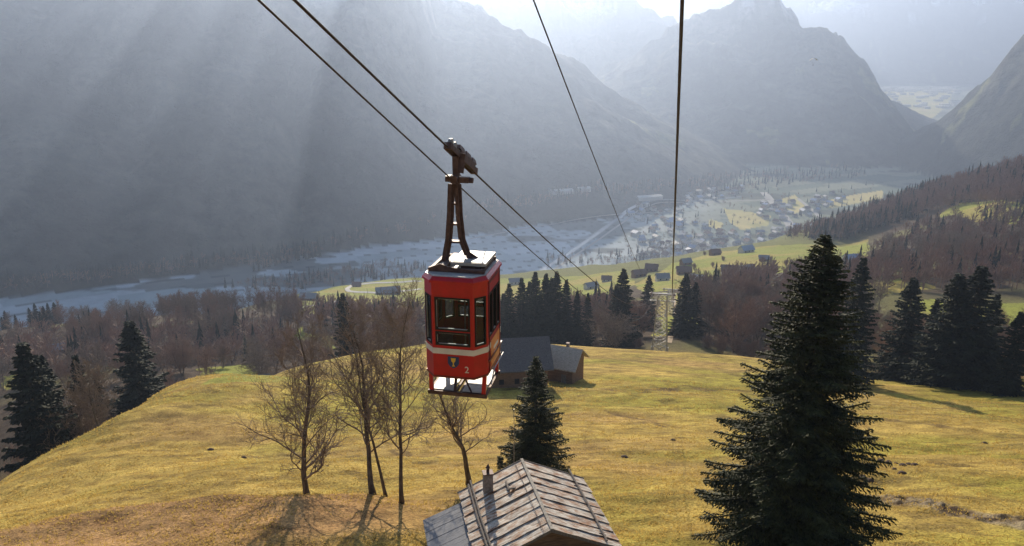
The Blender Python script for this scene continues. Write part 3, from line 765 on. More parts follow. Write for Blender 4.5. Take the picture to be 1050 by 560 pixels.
for y_ in (-.34, .58): hf = MB(); hf.box((.30,y_,zt+.19),(.5,.05,.08)); hf.build('hatch_mount', M_steel, roof_o)
# floor, ceiling, bench, inner posts
fl_ = MB(); fl_.prism([(x*.96, y*.96) for x, y in plan], zb-.05, zb+.03); fl_.build('floor_plate', M_steel, car)
cl_ = MB(); cl_.prism([(x*.93, y*.93) for x, y in plan], zt-.04, zt-.015); cl_.build('ceiling_lining', M_inner, car)
bn = MB(); bn.box((-.52,0,zb+.45),(.26,1.1,.05)); bn.box((-.52,0,zb+.24),(.22,1.0,.38)); bn.build('bench', M_inner, car)
pl_ = MB(); pl_.tube([(0,.1,zb+.03),(0,.1,zt-.04)], .02, 8); pl_.tube([(-.5,-.3,zt-.32),(.5,-.3,zt-.32)], .015, 6); pl_.build('grab_pole', M_grey, car)
# crest and the numeral 2 on the front
M0 = Matrix.Identity(3)
sh = MB(); yF = -HL-.009; sw = .125; zc = zt-1.79
poly = [(-sw, zc+.13), (sw, zc+.13), (sw, zc-.03), (sw*.62, zc-.10), (0, zc-.145), (-sw*.62, zc-.10), (-sw, zc-.03)]
sh.prism(poly, yF, -HL+.001, axis='y'); sho = sh.build('crest', M_blue, body_o)
gb = MB(); y1 = yF-.004
gb.prism([(-.055, zc+.10), (.055, zc+.10), (.045, zc+.03), (.012, zc-.01), (.012, zc-.06), (.04, zc-.095), (-.04, zc-.095), (-.012, zc-.06), (-.012, zc-.01), (-.045, zc+.03)], y1, yF+.001, axis='y')
gb.build('crest_cup', M_gold, body_o)
def text(s, size, mat, parent, loc, rot, name, ext=.004):
    cu = bpy.data.curves.new(name, 'FONT'); cu.body = s; cu.size = size; cu.extrude = ext; cu.align_x = 'CENTER'; cu.align_y = 'CENTER'; cu.materials.append(mat)
    t = bpy.data.objects.new('tmp_text', cu); COL.objects.link(t); bpy.context.view_layer.update()
    me = bpy.data.meshes.new_from_object(t.evaluated_get(bpy.context.evaluated_depsgraph_get())); bpy.data.objects.remove(t)
    if not me.materials: me.materials.append(mat)
    o = bpy.data.objects.new(name, me); link(o, parent); o.location = loc; o.rotation_euler = rot; return o
text('2', .21, M_white, body_o, (.30, -HL-.008, zt-1.95), (R(90),0,0), 'numeral')
# side (right): door outline, poster, rub rails
dr = MB(); xs = W_+.012
for y_ in (-.50, .52): dr.box((xs-.004,y_,(zt+zb)/2-.0),(.02,.03,2.16))
dr.box((xs+.02,0,zb+.30),(.03,1.25,.04)); dr.box((xs-.004,0,zt-.06),(.02,1.05,.05))
dr.build('door_frame', M_reddark, car)
ps = MB(); ps.box((W_+.010,.06,zt-1.76),(.012,.80,.62)); pso = ps.build('poster', M_poster, car)
ln = MB(); ln.box((W_+.019,.08,zt-1.70),(.005,.42,.07)); ln.box((W_+.019,.02,zt-1.84),(.005,.30,.05)); ln.build('poster_stripe', M_lett, pso)
hr = MB(); hr.tube([(W_+.06,-.60,zb-.25),(W_+.07,-.3,zb+.02),(W_+.07,.62,zb+.02)], .016, 6); hr.tube([(W_+.02,-.3,zb+.02),(W_+.07,-.3,zb+.02)], .012, 6); hr.build('side_rail', M_alu, car)
# feet and landing skid
for sx in (-1, 1):
    for sy in (-1, 1):
        lg = MB(); lg.bar((sx*.62,sy*.60,zb+.02),(sx*.60,sy*.64,zb-.50),.07,.09); lg.build('foot', M_red, car)
sk_ = MB(); zs_ = zb-.52
for y_ in (-.66, .66): sk_.box((0,y_,zs_),(1.36,.07,.09))
for x_ in (-.64, -.06, .06, .64): sk_.box((x_,0,zs_),(.05,1.26,.07))
sk_.bar((-.06,-.66,zs_+.03),(-.12,-.2,zb-.02),.06); sk_.bar((.35,-.66,zs_),(-.02,-.3,zb-.05),.03)
sko = sk_.build('landing_frame', M_steel, car)
for sx in (-1, 1):
    pp = MB(); pp.box((sx*.35,0,zs_+.052),(.50,1.24,.02)); pp.build('step_plate', M_alu, sko)
# hanger: two legs from the pin down to the roof frame
hg = MB(); zr = zt+.17
legL = [(-.09,0,-.12),(-.13,0,-.8),(-.18,0,-1.35),(-.28,0,zr+.06)]
legR = [(.05,0,-.12),(.07,0,-.8),(.12,0,-1.35),(.24,0,-1.68),(.55,0,zr+.04)]
for y_ in (-.09, .09):
    for pts in (legL, legR):
        for a, b_ in zip(pts[:-1], pts[1:]): hg.bar((a[0],y_,a[2]),(b_[0],y_,b_[2]),.055,.03,up=(0,1,0))
for a, b_ in zip(legL[:-1], legL[1:]): hg.bar(a, b_, .015, .16, up=(1,0,0))
for a, b_ in zip(legR[:-1], legR[1:]): hg.bar(a, b_, .015, .16, up=(1,0,0))
for z_, x0, x1 in ((-.55,-.12,.06),(-1.0,-.14,.09),(-1.4,-.18,.12)): hg.box(((x0+x1)/2,0,z_),(x1-x0,.16,.04))
hg.build('hanger', M_steel, car)
bf = MB()
for y_ in (-.52, .55): bf.box((0,y_,zr),(1.24,.07,.12))
for x_ in (-.56, .56): bf.box((x_,0,zr),(.07,1.1,.11))
for x_ in (-.30,): bf.box((x_,0,zr+.05),(.12,1.10,.09))
for x_ in (-.5,.5):
    for y_ in (-.5,.5): bf.box((x_,y_,zr-.10),(.12,.12,.12))
bf.prism([(-.62,zr-.05),(-.62,zr+.05),(-.35,zr+.16),(-.15,zr+.10),(.1,zr+.07),(.62,zr+.05),(.62,zr-.05)], -.60, -.565, axis='y')
bf.build('roof_frame', M_steel, car)
pn = MB(); pn.disc((0,0,0),(0,1,0),.09,.36,14); pn.box((-.15,0,.0),(.10,.22,.12)); pn.box((.02,0,.17),(.13,.12,.62)); pn.box((.2,-.02,-.02),(.22,.14,.12)); pn.disc((.34,0,-.03),(1,0,0),.06,.10,10)
pn.build('suspension_pin', M_steel, car)

# ropes -------------------------------------------------------------
def curve3(pa, pb, sag, n_=60, ext=None):
    pa = Vector(pa); pb = Vector(pb); out = []
    for i in range(n_+1):
        t = (i/n_)**1.6; q = pa.lerp(pb, t); q.z -= 4*sag*t*(1-t); out.append(q)
    return out
# local frame of the carriage on the track rope: where the rope passes over the pin
trk = P(460.5, 160, YC); trk = (px+.0*math.cos(YAW)+.02, YC, trk[2]+.02)
slope_at = -.43
def through(pa, pm, pb):
    """parabola in y through three points"""
    ya, ym, yb = pa[1], pm[1], pb[1]
    f = lambda y, a, m_, b_: a*(y-ym)*(y-yb)/((ya-ym)*(ya-yb))+m_*(y-ya)*(y-yb)/((ym-ya)*(ym-yb))+b_*(y-ya)*(y-ym)/((yb-ya)*(yb-ym))
    def at(y): return Vector((f(y, pa[0], pm[0], pb[0]), y, f(y, pa[2], pm[2], pb[2])))
    return at
def ray_at(u, v, xline):   # the point of a vertical plane x = a + b*y on that line of sight
    a, b_ = xline; rx, ry, rz = ray(u, v); y = a/(rx/ry-b_); return (a+b_*y, y, rz/ry*y)
planeA = (trk[0]-bx*YC, bx)
pA = ray_at(302, 0, planeA)
trackA = through(pA, trk, T3)
haulp = P(458, 178, YC-.1)
planeH = (planeA[0]-.10, bx)
pH = ray_at(265, 0, planeH); hm_ = (planeH[0]+bx*YC, YC, P(466,184,YC)[2]); TH = (T3[0]-.1, 212., T3[2]-2.0)
haulA = through(pH, hm_, TH)
T4 = P(690, 302, 212.); bB = .2131; planeB = (T4[0]-bB*212, bB)
pB = ray_at(700, 0, planeB)
def lin(pa, pb, curv):     # line with a given sag curvature
    def at(y):
        t = (y-pa[1])/(pb[1]-pa[1]); L = pb[1]-pa[1]
        return Vector((pa[0]+t*(pb[0]-pa[0]), y, pa[2]+t*(pb[2]-pa[2])-.5*curv*L*L*t*(1-t)))
    return at
trackB = lin(pB, T4, .00065); haulB = lin((pB[0]-.02, pB[1], pB[2]-.42), (T4[0], 212, T4[2]-1.6), .0007)
planeC = (T3[0]-.2*212+.6, .2); pC = ray_at(547, 0, planeC); TC = (planeC[0]+.2*212, 212., T3[2]+2.2)
lineC = lin(pC, TC, .0004)
def rope(name, at, y0, y1, r, label, n_=70, extra=None):
    m = MB(); pts = [at(y0+(y1-y0)*(i/n_)**1.5) for i in range(n_+1)]
    if extra: pts += [Vector(e) for e in extra]
    m.tube(pts, r, 6); o = m.build(name, M_rope, smooth=True); return tag(o, label, 'rope', 'ropes of the cable railway')
dn = [P(682, 296, 330.), P(686, 287, 470.), P(688, 279, 640.)]
rope('track_rope', trackA, 4, 212, .022, 'thick rope the wheels of the red cabin run on', extra=[(p[0]-2, p[1], p[2]) for p in dn])
rope('haul_rope', haulA, 4, 212, .016, 'thinner rope clamped below the carriage of the red cabin')
rope('track_rope', trackB, 3, 212, .036, 'thick rope of the near vertical pair coming down right of the cable car', extra=dn)
rope('haul_rope', haulB, 3, 212, .020, 'thinner rope hanging just under the thick rope of the near vertical pair')
rope('signal_cable', lineC, 6, 212, .016, 'single thin cable running alone between the cabin ropes and the vertical pair')

for ch in list(car.children):
    if ch.name.split('.')[0] not in ('suspension_pin', 'hanger'): ch.location.x += .13
# carriage on the rope
cg = empty('tmp', (0,0,0)); bpy.data.objects.remove(cg)
tq = trackA(YC+.45); tv = (trackA(YC+1.2)-trackA(YC-1.2)).normalized()
inv = Matrix.Rotation(-YAW, 3, 'Z')
def loc(p): return inv @ (Vector(p)-Vector((px, py, pz)))
c0 = loc(tq); tl = (inv @ tv).normalized(); xl = Vector((1,0,0)); ul = xl.cross(tl).normalized()
MR = Matrix((( xl.x, tl.x, ul.x), (xl.y, tl.y, ul.y), (xl.z, tl.z, ul.z)))
def cpt(x, y, z): return tuple(c0+xl*x+tl*y+ul*z)
cr = MB()
for x_ in (-.075, .075):
    cr.box(cpt(x_,0,.02),(.025,2.2,.11),MR); cr.box(cpt(x_,.25,.10),(.02,1.3,.10),MR)
for y_ in (-1.08,-.4,.3,1.05): cr.box(cpt(0,y_,.06),(.17,.06,.06),MR)
for y_ in (-1.14, 1.14): cr.box(cpt(0,y_,.03),(.16,.08,.14),MR)
cro = cr.build('carriage_frame', M_steel, car)
cv = MB(); 
for y_, l_ in ((-.25,.5),(.32,.5),(.85,.36)): cv.box(cpt(0,y_,.20),(.17,l_,.10),MR,taper=.7)
cv.build('carriage_cover', M_steel, cro)
for y_ in (-.95,-.68,-.36,-.09,.23,.50,.80,1.02):
    wh = MB(); c = Vector(cpt(0,y_,.13)); wh.disc(c, xl, .105, .07, 14); wh.build('wheel', M_grey, cro)
lk = MB(); e = Vector(cpt(0,-.25,.0)); lk.bar(e, (0,0,.06), .11, .10); lk.bar(Vector(cpt(.12,-.45,.05)), (.10,0,.12), .05, .16); lk.build('link_arm', M_steel, cro)

# ------------------------------------------------------------------ lattice pylons
M_galv = simple('galvanised_steel', (.30,.285,.265), (.42,.40,.37), scale=3, rough=.55, metal=.2)
M_conc = simple('concrete', (.42,.40,.37), (.55,.53,.5), scale=2, rough=.9, bump=.3)
def pylon(x, y, ztop, label, b0=2.1, t0=1.15, arm=True):
    zg = Z(x, y); H = ztop-zg
    r = empty('lattice_pylon', (x, y, zg), YAW); tag(r, label, 'pylon')
    cor = lambda s, t, k: Vector((s*(b0+(t0-b0)*k), t*(b0+(t0-b0)*k), 1.0+(H-1.0)*k))
    for s in (-1, 1):
        for t in (-1, 1):
            m = MB(); m.bar(cor(s,t,0), cor(s,t,1), .30); m.build('leg', M_galv, r)
            m = MB(); m.box((s*b0,t*b0,.3),(.95,.95,1.9),taper=.8); m.build('footing', M_conc, r)
    m = MB(); n_ = 7
    for i in range(n_):
        k0, k1 = i/n_, (i+1)/n_
        for (s0,t0_),(s1,t1) in (((-1,-1),(1,-1)),((1,-1),(1,1)),((1,1),(-1,1)),((-1,1),(-1,-1))):
            m.bar(cor(s0,t0_,k0), cor(s1,t1,k1), .15); m.bar(cor(s1,t1,k0), cor(s0,t0_,k1), .15); m.bar(cor(s0,t0_,k1), cor(s1,t1,k1), .15)
    m.build('bracing', M_galv, r)
    m = MB(); m.box((0,0,H+.1),(7.4,.5,.35)); m.box((0,0,H-1.9),(6.6,.4,.25))
    for s in (-1, 1): m.bar((s*3.6,0,H), (s*1.1,0,H-2.0), .14); m.bar((s*3.2,-.6,H-1.9),(s*3.2,.6,H-1.9),.5,.06)
    m.build('cross_arm', M_galv, r)
    for s in (-1, 1):
        m = MB(); m.tube([(s*3.1,-1.6,H-.15),(s*3.1,-.8,H+.25),(s*3.1,0,H+.4),(s*3.1,.8,H+.25),(s*3.1,1.6,H-.25)], .13, 6); m.box((s*3.1,0,H+.2),(.5,.6,.4)); m.build('saddle', M_steel, r)
    m = MB()
    for s in (-.22, .22): m.bar((s,-t0*1.05-(b0-t0),1),(s,-t0*1.05,H-.2),.05)
    for k in range(int((H-1)/.45)): m.bar((-.22,-t0*1.05-(b0-t0)*(1-k*.45/(H-1)),1+k*.45),(.22,-t0*1.05-(b0-t0)*(1-k*.45/(H-1)),1+k*.45),.04)
    m.build('ladder', M_galv, r)
    return r
cxp = (T3[0]+T4[0])/2
pylon(cxp, 212., T3[2], 'tall steel lattice pylon standing on the crest of the meadow')
q = P(688, 297, 345.); pylon(q[0], q[1], q[2], 'second lattice pylon farther down in the clearing behind the first', 1.8, 1.1)
# ------------------------------------------------------------------ buildings
def woodmat(name, a, b_, st=(1,1,14), sc=1.5): return simple(name, a, b_, scale=sc, rough=.9, bump=.5, bscale=3, stretch=st, detail=6)
M_log = woodmat('weathered_logs', (.13,.07,.04), (.30,.18,.10)); M_plank = woodmat('grey_planks', (.14,.11,.09), (.27,.23,.19), (14,14,1))
M_slate = simple('slate_roof', (.085,.08,.08), (.17,.16,.155), scale=6, rough=.75, bump=.4, bscale=10)
M_shingle = simple('grey_shingles', (.22,.19,.15), (.42,.37,.30), scale=5, rough=.8, bump=.5, bscale=14, stretch=(1,1,1))
M_dark = simple('dark_opening', (.012,.01,.01), rough=.9)
M_brick = simple('chimney_masonry', (.20,.15,.12), (.34,.28,.24), scale=7, rough=.95, bump=.6)
M_plaster = simple('plaster', (.55,.51,.45), (.68,.65,.58), scale=1.5, rough=.9); M_tile = simple('brown_tiles', (.13,.07,.05), (.21,.13,.10), scale=3, rough=.85)
M_greyroof = simple('grey_roof', (.16,.17,.19), (.27,.28,.30), scale=2, rough=.6); M_blueroof = simple('blue_grey_sheet_roof', (.24,.31,.42), (.40,.47,.58), scale=2, rough=.4)
M_pane = simple('dark_window', (.02,.025,.03), rough=.15, spec=.6)
# weathered sheet roof of the near barn: grey-tan with rust streaks running along each strip
m_, nt, b = nodemat('rusty_roof_sheets'); L = nt.links; b.inputs['Roughness'].default_value = .62; b.inputs['Specular IOR Level'].default_value = .35
tc = N(nt, 'ShaderNodeTexCoord'); mp = N(nt, 'ShaderNodeMapping'); mp.inputs['Scale'].default_value = (.9, 5.5, 2); L.new(tc.outputs['Object'], mp.inputs[0])
n1 = N(nt, 'ShaderNodeTexNoise', Scale=1.3, Detail=9., Roughness=.72); L.new(mp.outputs[0], n1.inputs['Vector'])
n2 = N(nt, 'ShaderNodeTexNoise', Scale=.8, Detail=7., Roughness=.7); mp2 = N(nt, 'ShaderNodeMapping'); mp2.inputs['Scale'].default_value = (1.6, 3.0, 2); mp2.inputs['Location'].default_value = (5,2,1); L.new(tc.outputs['Object'], mp2.inputs[0]); L.new(mp2.outputs[0], n2.inputs['Vector'])
r1 = ramp(nt, [(.34, (.07,.045,.03)), (.43, (.27,.21,.16)), (.53, (.50,.44,.36)), (.68, (.68,.64,.56))], n1.outputs['Fac'])
r2 = ramp(nt, [(.46, (0,0,0)), (.62, (1,1,1))], n2.outputs['Fac'])
rc = ramp(nt, [(.35, (.12,.04,.015)), (.6, (.38,.17,.06))], n1.outputs['Fac'])
mx = N(nt, 'ShaderNodeMix', data_type='RGBA'); L.new(r2.outputs[0], mx.inputs[0]); L.new(r1.outputs[0], mx.inputs[6]); L.new(rc.outputs[0], mx.inputs[7]); L.new(mx.outputs[2], b.inputs['Base Color'])
bp = N(nt, 'ShaderNodeBump', Strength=.6, Distance=.03); L.new(n1.outputs['Fac'], bp.inputs['Height']); L.new(bp.outputs[0], b.inputs['Normal'])
M_rusty = m_

# near barn: roof ridge from F to N
Fp = Vector((.57, 41.8, -24.3)); Np = Vector((2.03, 34.9, -24.3)); ax_ = (Fp-Np); Lr = ax_.length; byaw = -math.atan2(ax_.x, ax_.y)
mid_ = (Fp+Np)/2; bz = Z(mid_.x, mid_.y); hz0 = mid_.z-bz           # local: x across, y along the ridge (far = +)
barn = empty('barn', (mid_.x, mid_.y, bz), byaw); tag(barn, 'weathered wooden barn with rusty sheet roof in the near foreground', 'barn')
hw, drop, hl = 3.83, 1.72, Lr/2
slope = math.atan2(drop, hw); zr_ = hz0
wl = MB(); ew = hw-.55; zeave = zr_-drop*ew/hw-.22
for i in range(16):
    z0 = -2.6+i*(zeave+2.6)/16; z1 = z0+(zeave+2.6)/16-.015
    for sx in (-1, 1): wl.box((sx*ew,0,(z0+z1)/2),(.18,2*hl-.9,z1-z0))
    for sy in (-1, 1): wl.box((0,sy*(hl-.55),(z0+z1)/2),(2*ew-.01,.18,z1-z0))
for sy in (-1, 1):
    wl.prism([(-ew,zeave),(ew,zeave),(0,zr_-.22)], sy*(hl-.55)-.07, sy*(hl-.55)+.07, axis='y')
wl.build('wall', M_log, barn)
roof = MB(); ns = 9; sw_ = 2*hl/ns; rr_ = random.Random(4)
for sx in (-1, 1):
    for i in range(ns):
        # each strip is a sheet running ridge to eave, its near edge lifted over the next nearer strip
        y1_ = hl-i*sw_; y0_ = y1_-sw_-.10
        if i == ns-1: y0_ = -hl
        seg = 7; l1 = .015; l0 = .075
        cols = []
        over = rr_.uniform(-.04,.06)
        for k in range(seg+1):
            t = k/seg; xx = sx*(hw+over)*t; zz = zr_-(drop)*t*(hw+over)/hw
            w0 = rr_.uniform(-.018,.03); w1 = rr_.uniform(-.01,.01); jy = rr_.uniform(-.03,.03)
            cols.append(((xx, y0_+jy, zz+l0+w0), (xx, y1_+jy*.5, zz+l1+w1), (xx, y1_+jy*.5, zz+l1+w1-.03), (xx, y0_+jy, zz+l0+w0-.035)))
        for k in range(seg):
            a, b_ = cols[k], cols[k+1]
            for q in range(4):
                f = [a[q], a[(q+1)%4], b_[(q+1)%4], b_[q]]
                roof.face(f if sx < 0 else f[::-1])
        roof.face(list(cols[0]) if sx > 0 else list(cols[0])[::-1]); roof.face(list(cols[-1])[::-1] if sx > 0 else list(cols[-1]))
ro = roof.build('roof', M_rusty, barn)
dk = MB()
for sx in (-1, 1):
    dk.face([(0,-hl+.12,zr_-.06),(0,hl-.05,zr_-.06),(sx*(hw-.05),hl-.05,zr_-.06-drop*(hw-.05)/hw),(sx*(hw-.05),-hl+.12,zr_-.06-drop*(hw-.05)/hw)])
    for y_ in (-hl+.03, hl+.02): dk.bar((0,y_,zr_-.03),(sx*hw,y_,zr_-drop-.03),.05,.16)
dk.build('roof_boards', M_plank, ro)
rc_ = MB(); rc_.bar((0,-hl-.02,zr_+.09),(0,hl+.02,zr_+.09),.16,.03); rc_.build('ridge_cap', M_shingle, ro)
lw = MB(); lw.tube([(-.42,hl,zr_-.08),(-.42,-hl,zr_-.04)], .016, 5); lw.build('lightning_wire', M_steel, ro)
def onroof(x, y, up=0): return (x, y, zr_-drop*abs(x)/hw+.07+up)
for xs_, dy in ((3.0,.0),):
    pl2 = MB(); pl2.tube([onroof(xs_,hl+.35,.10), onroof(xs_+.05,0,.12), onroof(xs_+.02,-hl+.2,.10)], .055, 7); pl2.build('roof_pole', M_plank, ro)
for xs_, e in ((-3.02,.35),(-3.18,.1)):
    pl2 = MB(); pl2.tube([onroof(xs_,hl+e,.08), onroof(xs_-.03,0,.10), onroof(xs_+.06,-hl,.08)], .055, 7); pl2.build('roof_pole', M_plank, ro)
for xs_ in (3.0, -3.1):
    for y_ in (-hl+.9, hl-1.4):
        st = MB(); st.bar(onroof(xs_-.18,y_,0), onroof(xs_+.18,y_,0), .05, .06); st.build('pole_bracket', M_steel, ro)
cm = MB(); cm.box((-2.25,hl-1.25,zr_-drop*2.25/hw+.42),(.52,.46,1.5)); cmo = cm.build('chimney', M_brick, ro)
cc = MB(); cc.box((-2.25,hl-1.25,zr_-drop*2.25/hw+1.2),(.60,.54,.06)); cc.tube([(-2.25,hl-1.25,zr_-drop*2.25/hw+1.2),(-2.25,hl-1.25,zr_-drop*2.25/hw+1.45)], .09, 10); cc.tube([(-2.25,hl-1.25,zr_-drop*2.25/hw+1.5),(-2.22,hl-1.25,zr_-drop*2.25/hw+1.75)], [.13,.02], 10); cc.build('chimney_cap', M_steel, cmo)
hd = MB(); hd.box((-1.25,hl-1.9,zr_-drop*1.25/hw+.16),(.10,.95,.10)); hd.box((-1.05,hl-2.3,zr_-drop*1.05/hw+.13),(.42,.10,.08)); hd.build('roof_hook', M_plank, ro)
# lean-to on the left
lt = MB(); x0, x1 = -hw-.02, -hw-2.15; zl0 = zr_-drop-.18; zl1 = zl0-.85
k = len(lt.v)
nb_ = 14
for i in range(nb_):
    ya = hl-.75-(2*hl-1.2)*i/nb_; yb = ya-(2*hl-1.2)/nb_+.02; j_ = rr_.uniform(-.01,.01)
    lt.v += [(x0+.3,ya,zl0+.1+j_),(x1,ya,zl1+j_),(x1,yb,zl1+j_),(x0+.3,yb,zl0+.1+j_),(x0+.3,ya,zl0+.05+j_),(x1,ya,zl1-.05+j_),(x1,yb,zl1-.05+j_),(x0+.3,yb,zl0+.05+j_)]
    kk = len(lt.v)-8
    for f in ((0,1,2,3),(7,6,5,4),(0,4,5,1),(1,5,6,2),(2,6,7,3),(3,7,4,0)): lt.f.append(tuple(kk+q for q in f)); lt.m.append(0)
M_ltroof = simple('grey_board_roof', (.15,.155,.17), (.25,.25,.26), scale=4, rough=.6, stretch=(1,6,1), bump=.3)
lt.build('lean_to_roof', M_ltroof, barn)
lt2 = MB(); lt2.box((x1+.25,-.1,(zl1-2.6)/2-.1),(.12,2*hl-1.6,zl1+2.6)); lt2.box(((x0+x1)/2+.12,hl-.9,(zl1-2.6)/2-.1),(1.9,.12,zl1+2.6)); lt2.build('lean_to_wall', M_plank, barn)
# thin mast behind the barn
x, y, z = place(527, 47.5); h_ = height_for(x, y, z, 420); mm = MB(); mm.tube([(0,0,-.3),(0,0,h_)], [.035,.02], 7); mm.disc((0,0,h_),(0,0,1),.04,.05,8)
tag(mm.build('pole', M_grey, loc=(x,y,z)), 'thin upright pole behind the ridge of the rusty barn roof', 'pole')

def gable(mbw, mbr, c, w, d, hw_, hr, ov=.5, th_=.18, mi=0):
    """walls w (x) by d (y), ridge along x"""
    cx, cy_, cz = c; mbw.box((cx,cy_,cz+hw_/2-.75),(w,d,hw_+1.5))
    for s in (-1, 1): mbw.prism([(cy_-d/2,cz+hw_),(cy_+d/2,cz+hw_),(cy_,cz+hw_+hr-.02)], cx+s*(w/2-.06)-.05, cx+s*(w/2-.06)+.05, axis='x')
    sl = hr/(d/2); e = d/2+ov
    for s in (-1, 1):
        p = [(cy_, cz+hw_+hr), (cy_+s*e, cz+hw_-sl*ov), (cy_+s*e, cz+hw_-sl*ov+th_), (cy_, cz+hw_+hr+th_)]
        mbr.prism(p if s > 0 else p[::-1], cx-w/2-ov, cx+w/2+ov, axis='x')
# log hut in the middle distance
x, y, z = place(529, 126); hut = empty('log_hut', (x, y, z), R(8)); tag(hut, 'brown log hut with a large dark slate roof on the meadow behind the cable car', 'hut')
a, r_ = MB(), MB(); gable(a, r_, (0,0,.5), 9.6, 8.0, 4.6, 3.3, .9)
a.build('wall', M_log, hut); rr = r_.build('roof', M_slate, hut)
for i in range(3): 
    g = MB(); g.box((-3+i*2.6,-4.02,2.4),(.8,.08,.9)); g.build('window', M_dark, hut)
x2, y2, z2 = place(579, 132); an = empty('log_hut', (x2, y2, z2), R(-24)); tag(an, 'small log cabin with pale sunlit shingle roof and chimney beside the dark roofed hut', 'hut')
a, r_ = MB(), MB(); gable(a, r_, (0,0,.3), 5.0, 6.0, 3.6, 2.2, .8)
a.build('wall', M_log, an); rr = r_.build('roof', simple('sunlit_shingles', (.34,.28,.21), (.60,.52,.42), scale=3, rough=.7, bump=.5, bscale=6, stretch=(1,4,1)), an)  # shingle tone made paler, with the sunlight painted into it
m = MB(); m.box((.3,.5,6.0),(.5,.5,1.6)); c_ = m.build('chimney', M_brick, rr)
m = MB(); m.box((.3,.5,6.83),(.6,.6,.08)); m.build('cap', M_steel, c_)
m = MB(); m.box((.9,-3.03,1.3),(.9,.07,1.9)); m.build('door', M_plank, an)
m = MB()
for k in range(4): m.bar((-2.6-.3*k,-2.9,.1),(-1.9-.1*k,-2.4,1.4),.12)
x3, y3, z3 = place(563, 126); o = m.build('stacked_boards', M_plank, loc=(x3+1.2,y3+.4,z3)); tag(o, 'few grey boards leaning at the corner between the two log huts', 'boards')

def house(u, v, w, d, hw_, hr, rz, roofm, wallm, label, group='farm buildings on the shelf below the meadow', name='house', wins=2, y0=160., wx=1.):
    x, y = hit(u, v, y0=y0)
    if math.isnan(x): print('house miss', u, v); return
    z = Z(x, y); h = empty(name, (x, y, z), R(rz)); tag(h, label, name.replace('_', ' ') if name != 'house' else 'house', group)
    a, r_ = MB(), MB(); gable(a, r_, (0,0,0), w, d, hw_, hr, .7); a.build('wall', wallm, h); ro_ = r_.build('roof', roofm, h)
    for i in range(wins):
        for s in (-1,):
            g = MB(); g.box((-w/2+w*(i+.5)/wins, s*(d/2+.02), hw_*.6), (1.0,.08,1.1)); g.build('window', M_pane, h)
    if name == 'house': g = MB(); g.box((w*.2,.6,hw_+hr*.9),(.6,.6,1.4)); g.build('chimney', M_brick, ro_)
for t in [
 (265,397,5.2,4,1.6,1.0,15,M_plank,M_log,'small dark hay hut at the left brow of the meadow','hay_hut',0),
 (398,302,24,11,4,4,12,M_greyroof,M_plank,'long grey roofed barn beside the looping road','barn',4),
 (366,294,9,7,3,2.5,0,M_tile,M_log,'little dark hut on the green shelf above the road loop','hut',1),
 (317,308,15,9,4,3.5,-8,M_greyroof,M_log,'dark barn at the left end of the green shelf','barn',2),
 (340,317,20,9,3,2.0,4,M_blueroof,M_plaster,'long low building with a bright blue grey roof left of the slim spruce','farm_shed',4),
 (350,322,12,8,2.6,2.0,-12,M_plaster,M_plaster,'pale roofed shed in front of the bright blue grey roof','farm_shed',2),
 (528,292,12,8,4,3,10,M_greyroof,M_plaster,'grey roofed house right of the cable car at the shelf edge','house',3),
 (548,296,8,6,3,2,-20,M_tile,M_plaster,'low brown roofed house right of the grey roofed one','house',2),
 (606,296,11,8,3.5,2.5,25,M_greyroof,M_plaster,'house behind the tips of the spruce clump','house',2),
 (622,289,9,7,3.5,2.5,-10,M_tile,M_plaster,'small brown roofed house on the shelf left of the pylon','house',2),
 (655,284,12,9,4.5,3,15,M_tile,M_log,'dark wooden house left of the vertical ropes','house',3),
 (668,279,12,9,5,3.5,-15,M_tile,M_log,'dark roofed house right behind the vertical ropes','house',3),
 (679,288,11,8,4,3,5,M_greyroof,M_plaster,'grey roofed house under the vertical ropes','house',2),
 (701,281,13,9,4,3.5,-5,M_tile,M_log,'brown farmhouse right of the ropes','house',3),
 (703,272,10,8,4,3,20,M_greyroof,M_log,'dark farmhouse behind the brown one right of the ropes','house',2),
 (716,290,11,8,3.5,3,-20,M_plaster,M_plaster,'small light roofed house at the wood edge right of the ropes','house',2),
 (733,262,11,9,4,3.5,12,M_tile,M_log,'dark farmhouse at the left tip of the right green hill','house',2),
 (748,281,15,10,4.5,3.5,-10,M_tile,M_plaster,'broad brown roofed farmhouse at the lower rim of the right green hill','house',3),
 (765,280,13,9,4.5,3,22,M_greyroof,M_plaster,'farmhouse with grey roof next to the broad brown roofed one','house',3),
 (765,259,15,10,4.5,4,25,M_blueroof,M_plaster,'blue grey roofed farmhouse on the crest of the right green hill','house',3),
 (872,269,12,9,4,3,10,M_blueroof,M_plaster,'blue roofed farmhouse right behind the top of the huge spruce','house',2),
 (783,268,9,7,3,2.5,-12,M_greyroof,M_log,'shed among shrubs on the right green hill','hut',1),
 (62,362,10,7,3,2.2,30,M_greyroof,M_plank,'grey roofed barn half hidden in the left hollow','barn',2),
]:
    house(t[0], t[1], t[2]*.88, t[3]*.88, t[4]*.88, t[5]*.9, t[6], t[7], t[8], t[9], name=t[10], wins=t[11], y0=180. if t[0] < 300 else 230.)
# bright snow rails / shrubs on the green hill
for u, v, h in [(731,274,4),(741,268,4),(782,270,5),(790,268,4),(722,262,4),(745,250,8),(806,272,4),(712,276,5)]:
    x, y = hit(u, v, y0=300.)
    o = new_at('bush', BU[1], (x, y, Z(x, y)), u, h/5); tag(o, 'shrub on the right green hill among the farmhouses', 'bush', 'shrubs on the right green hill')

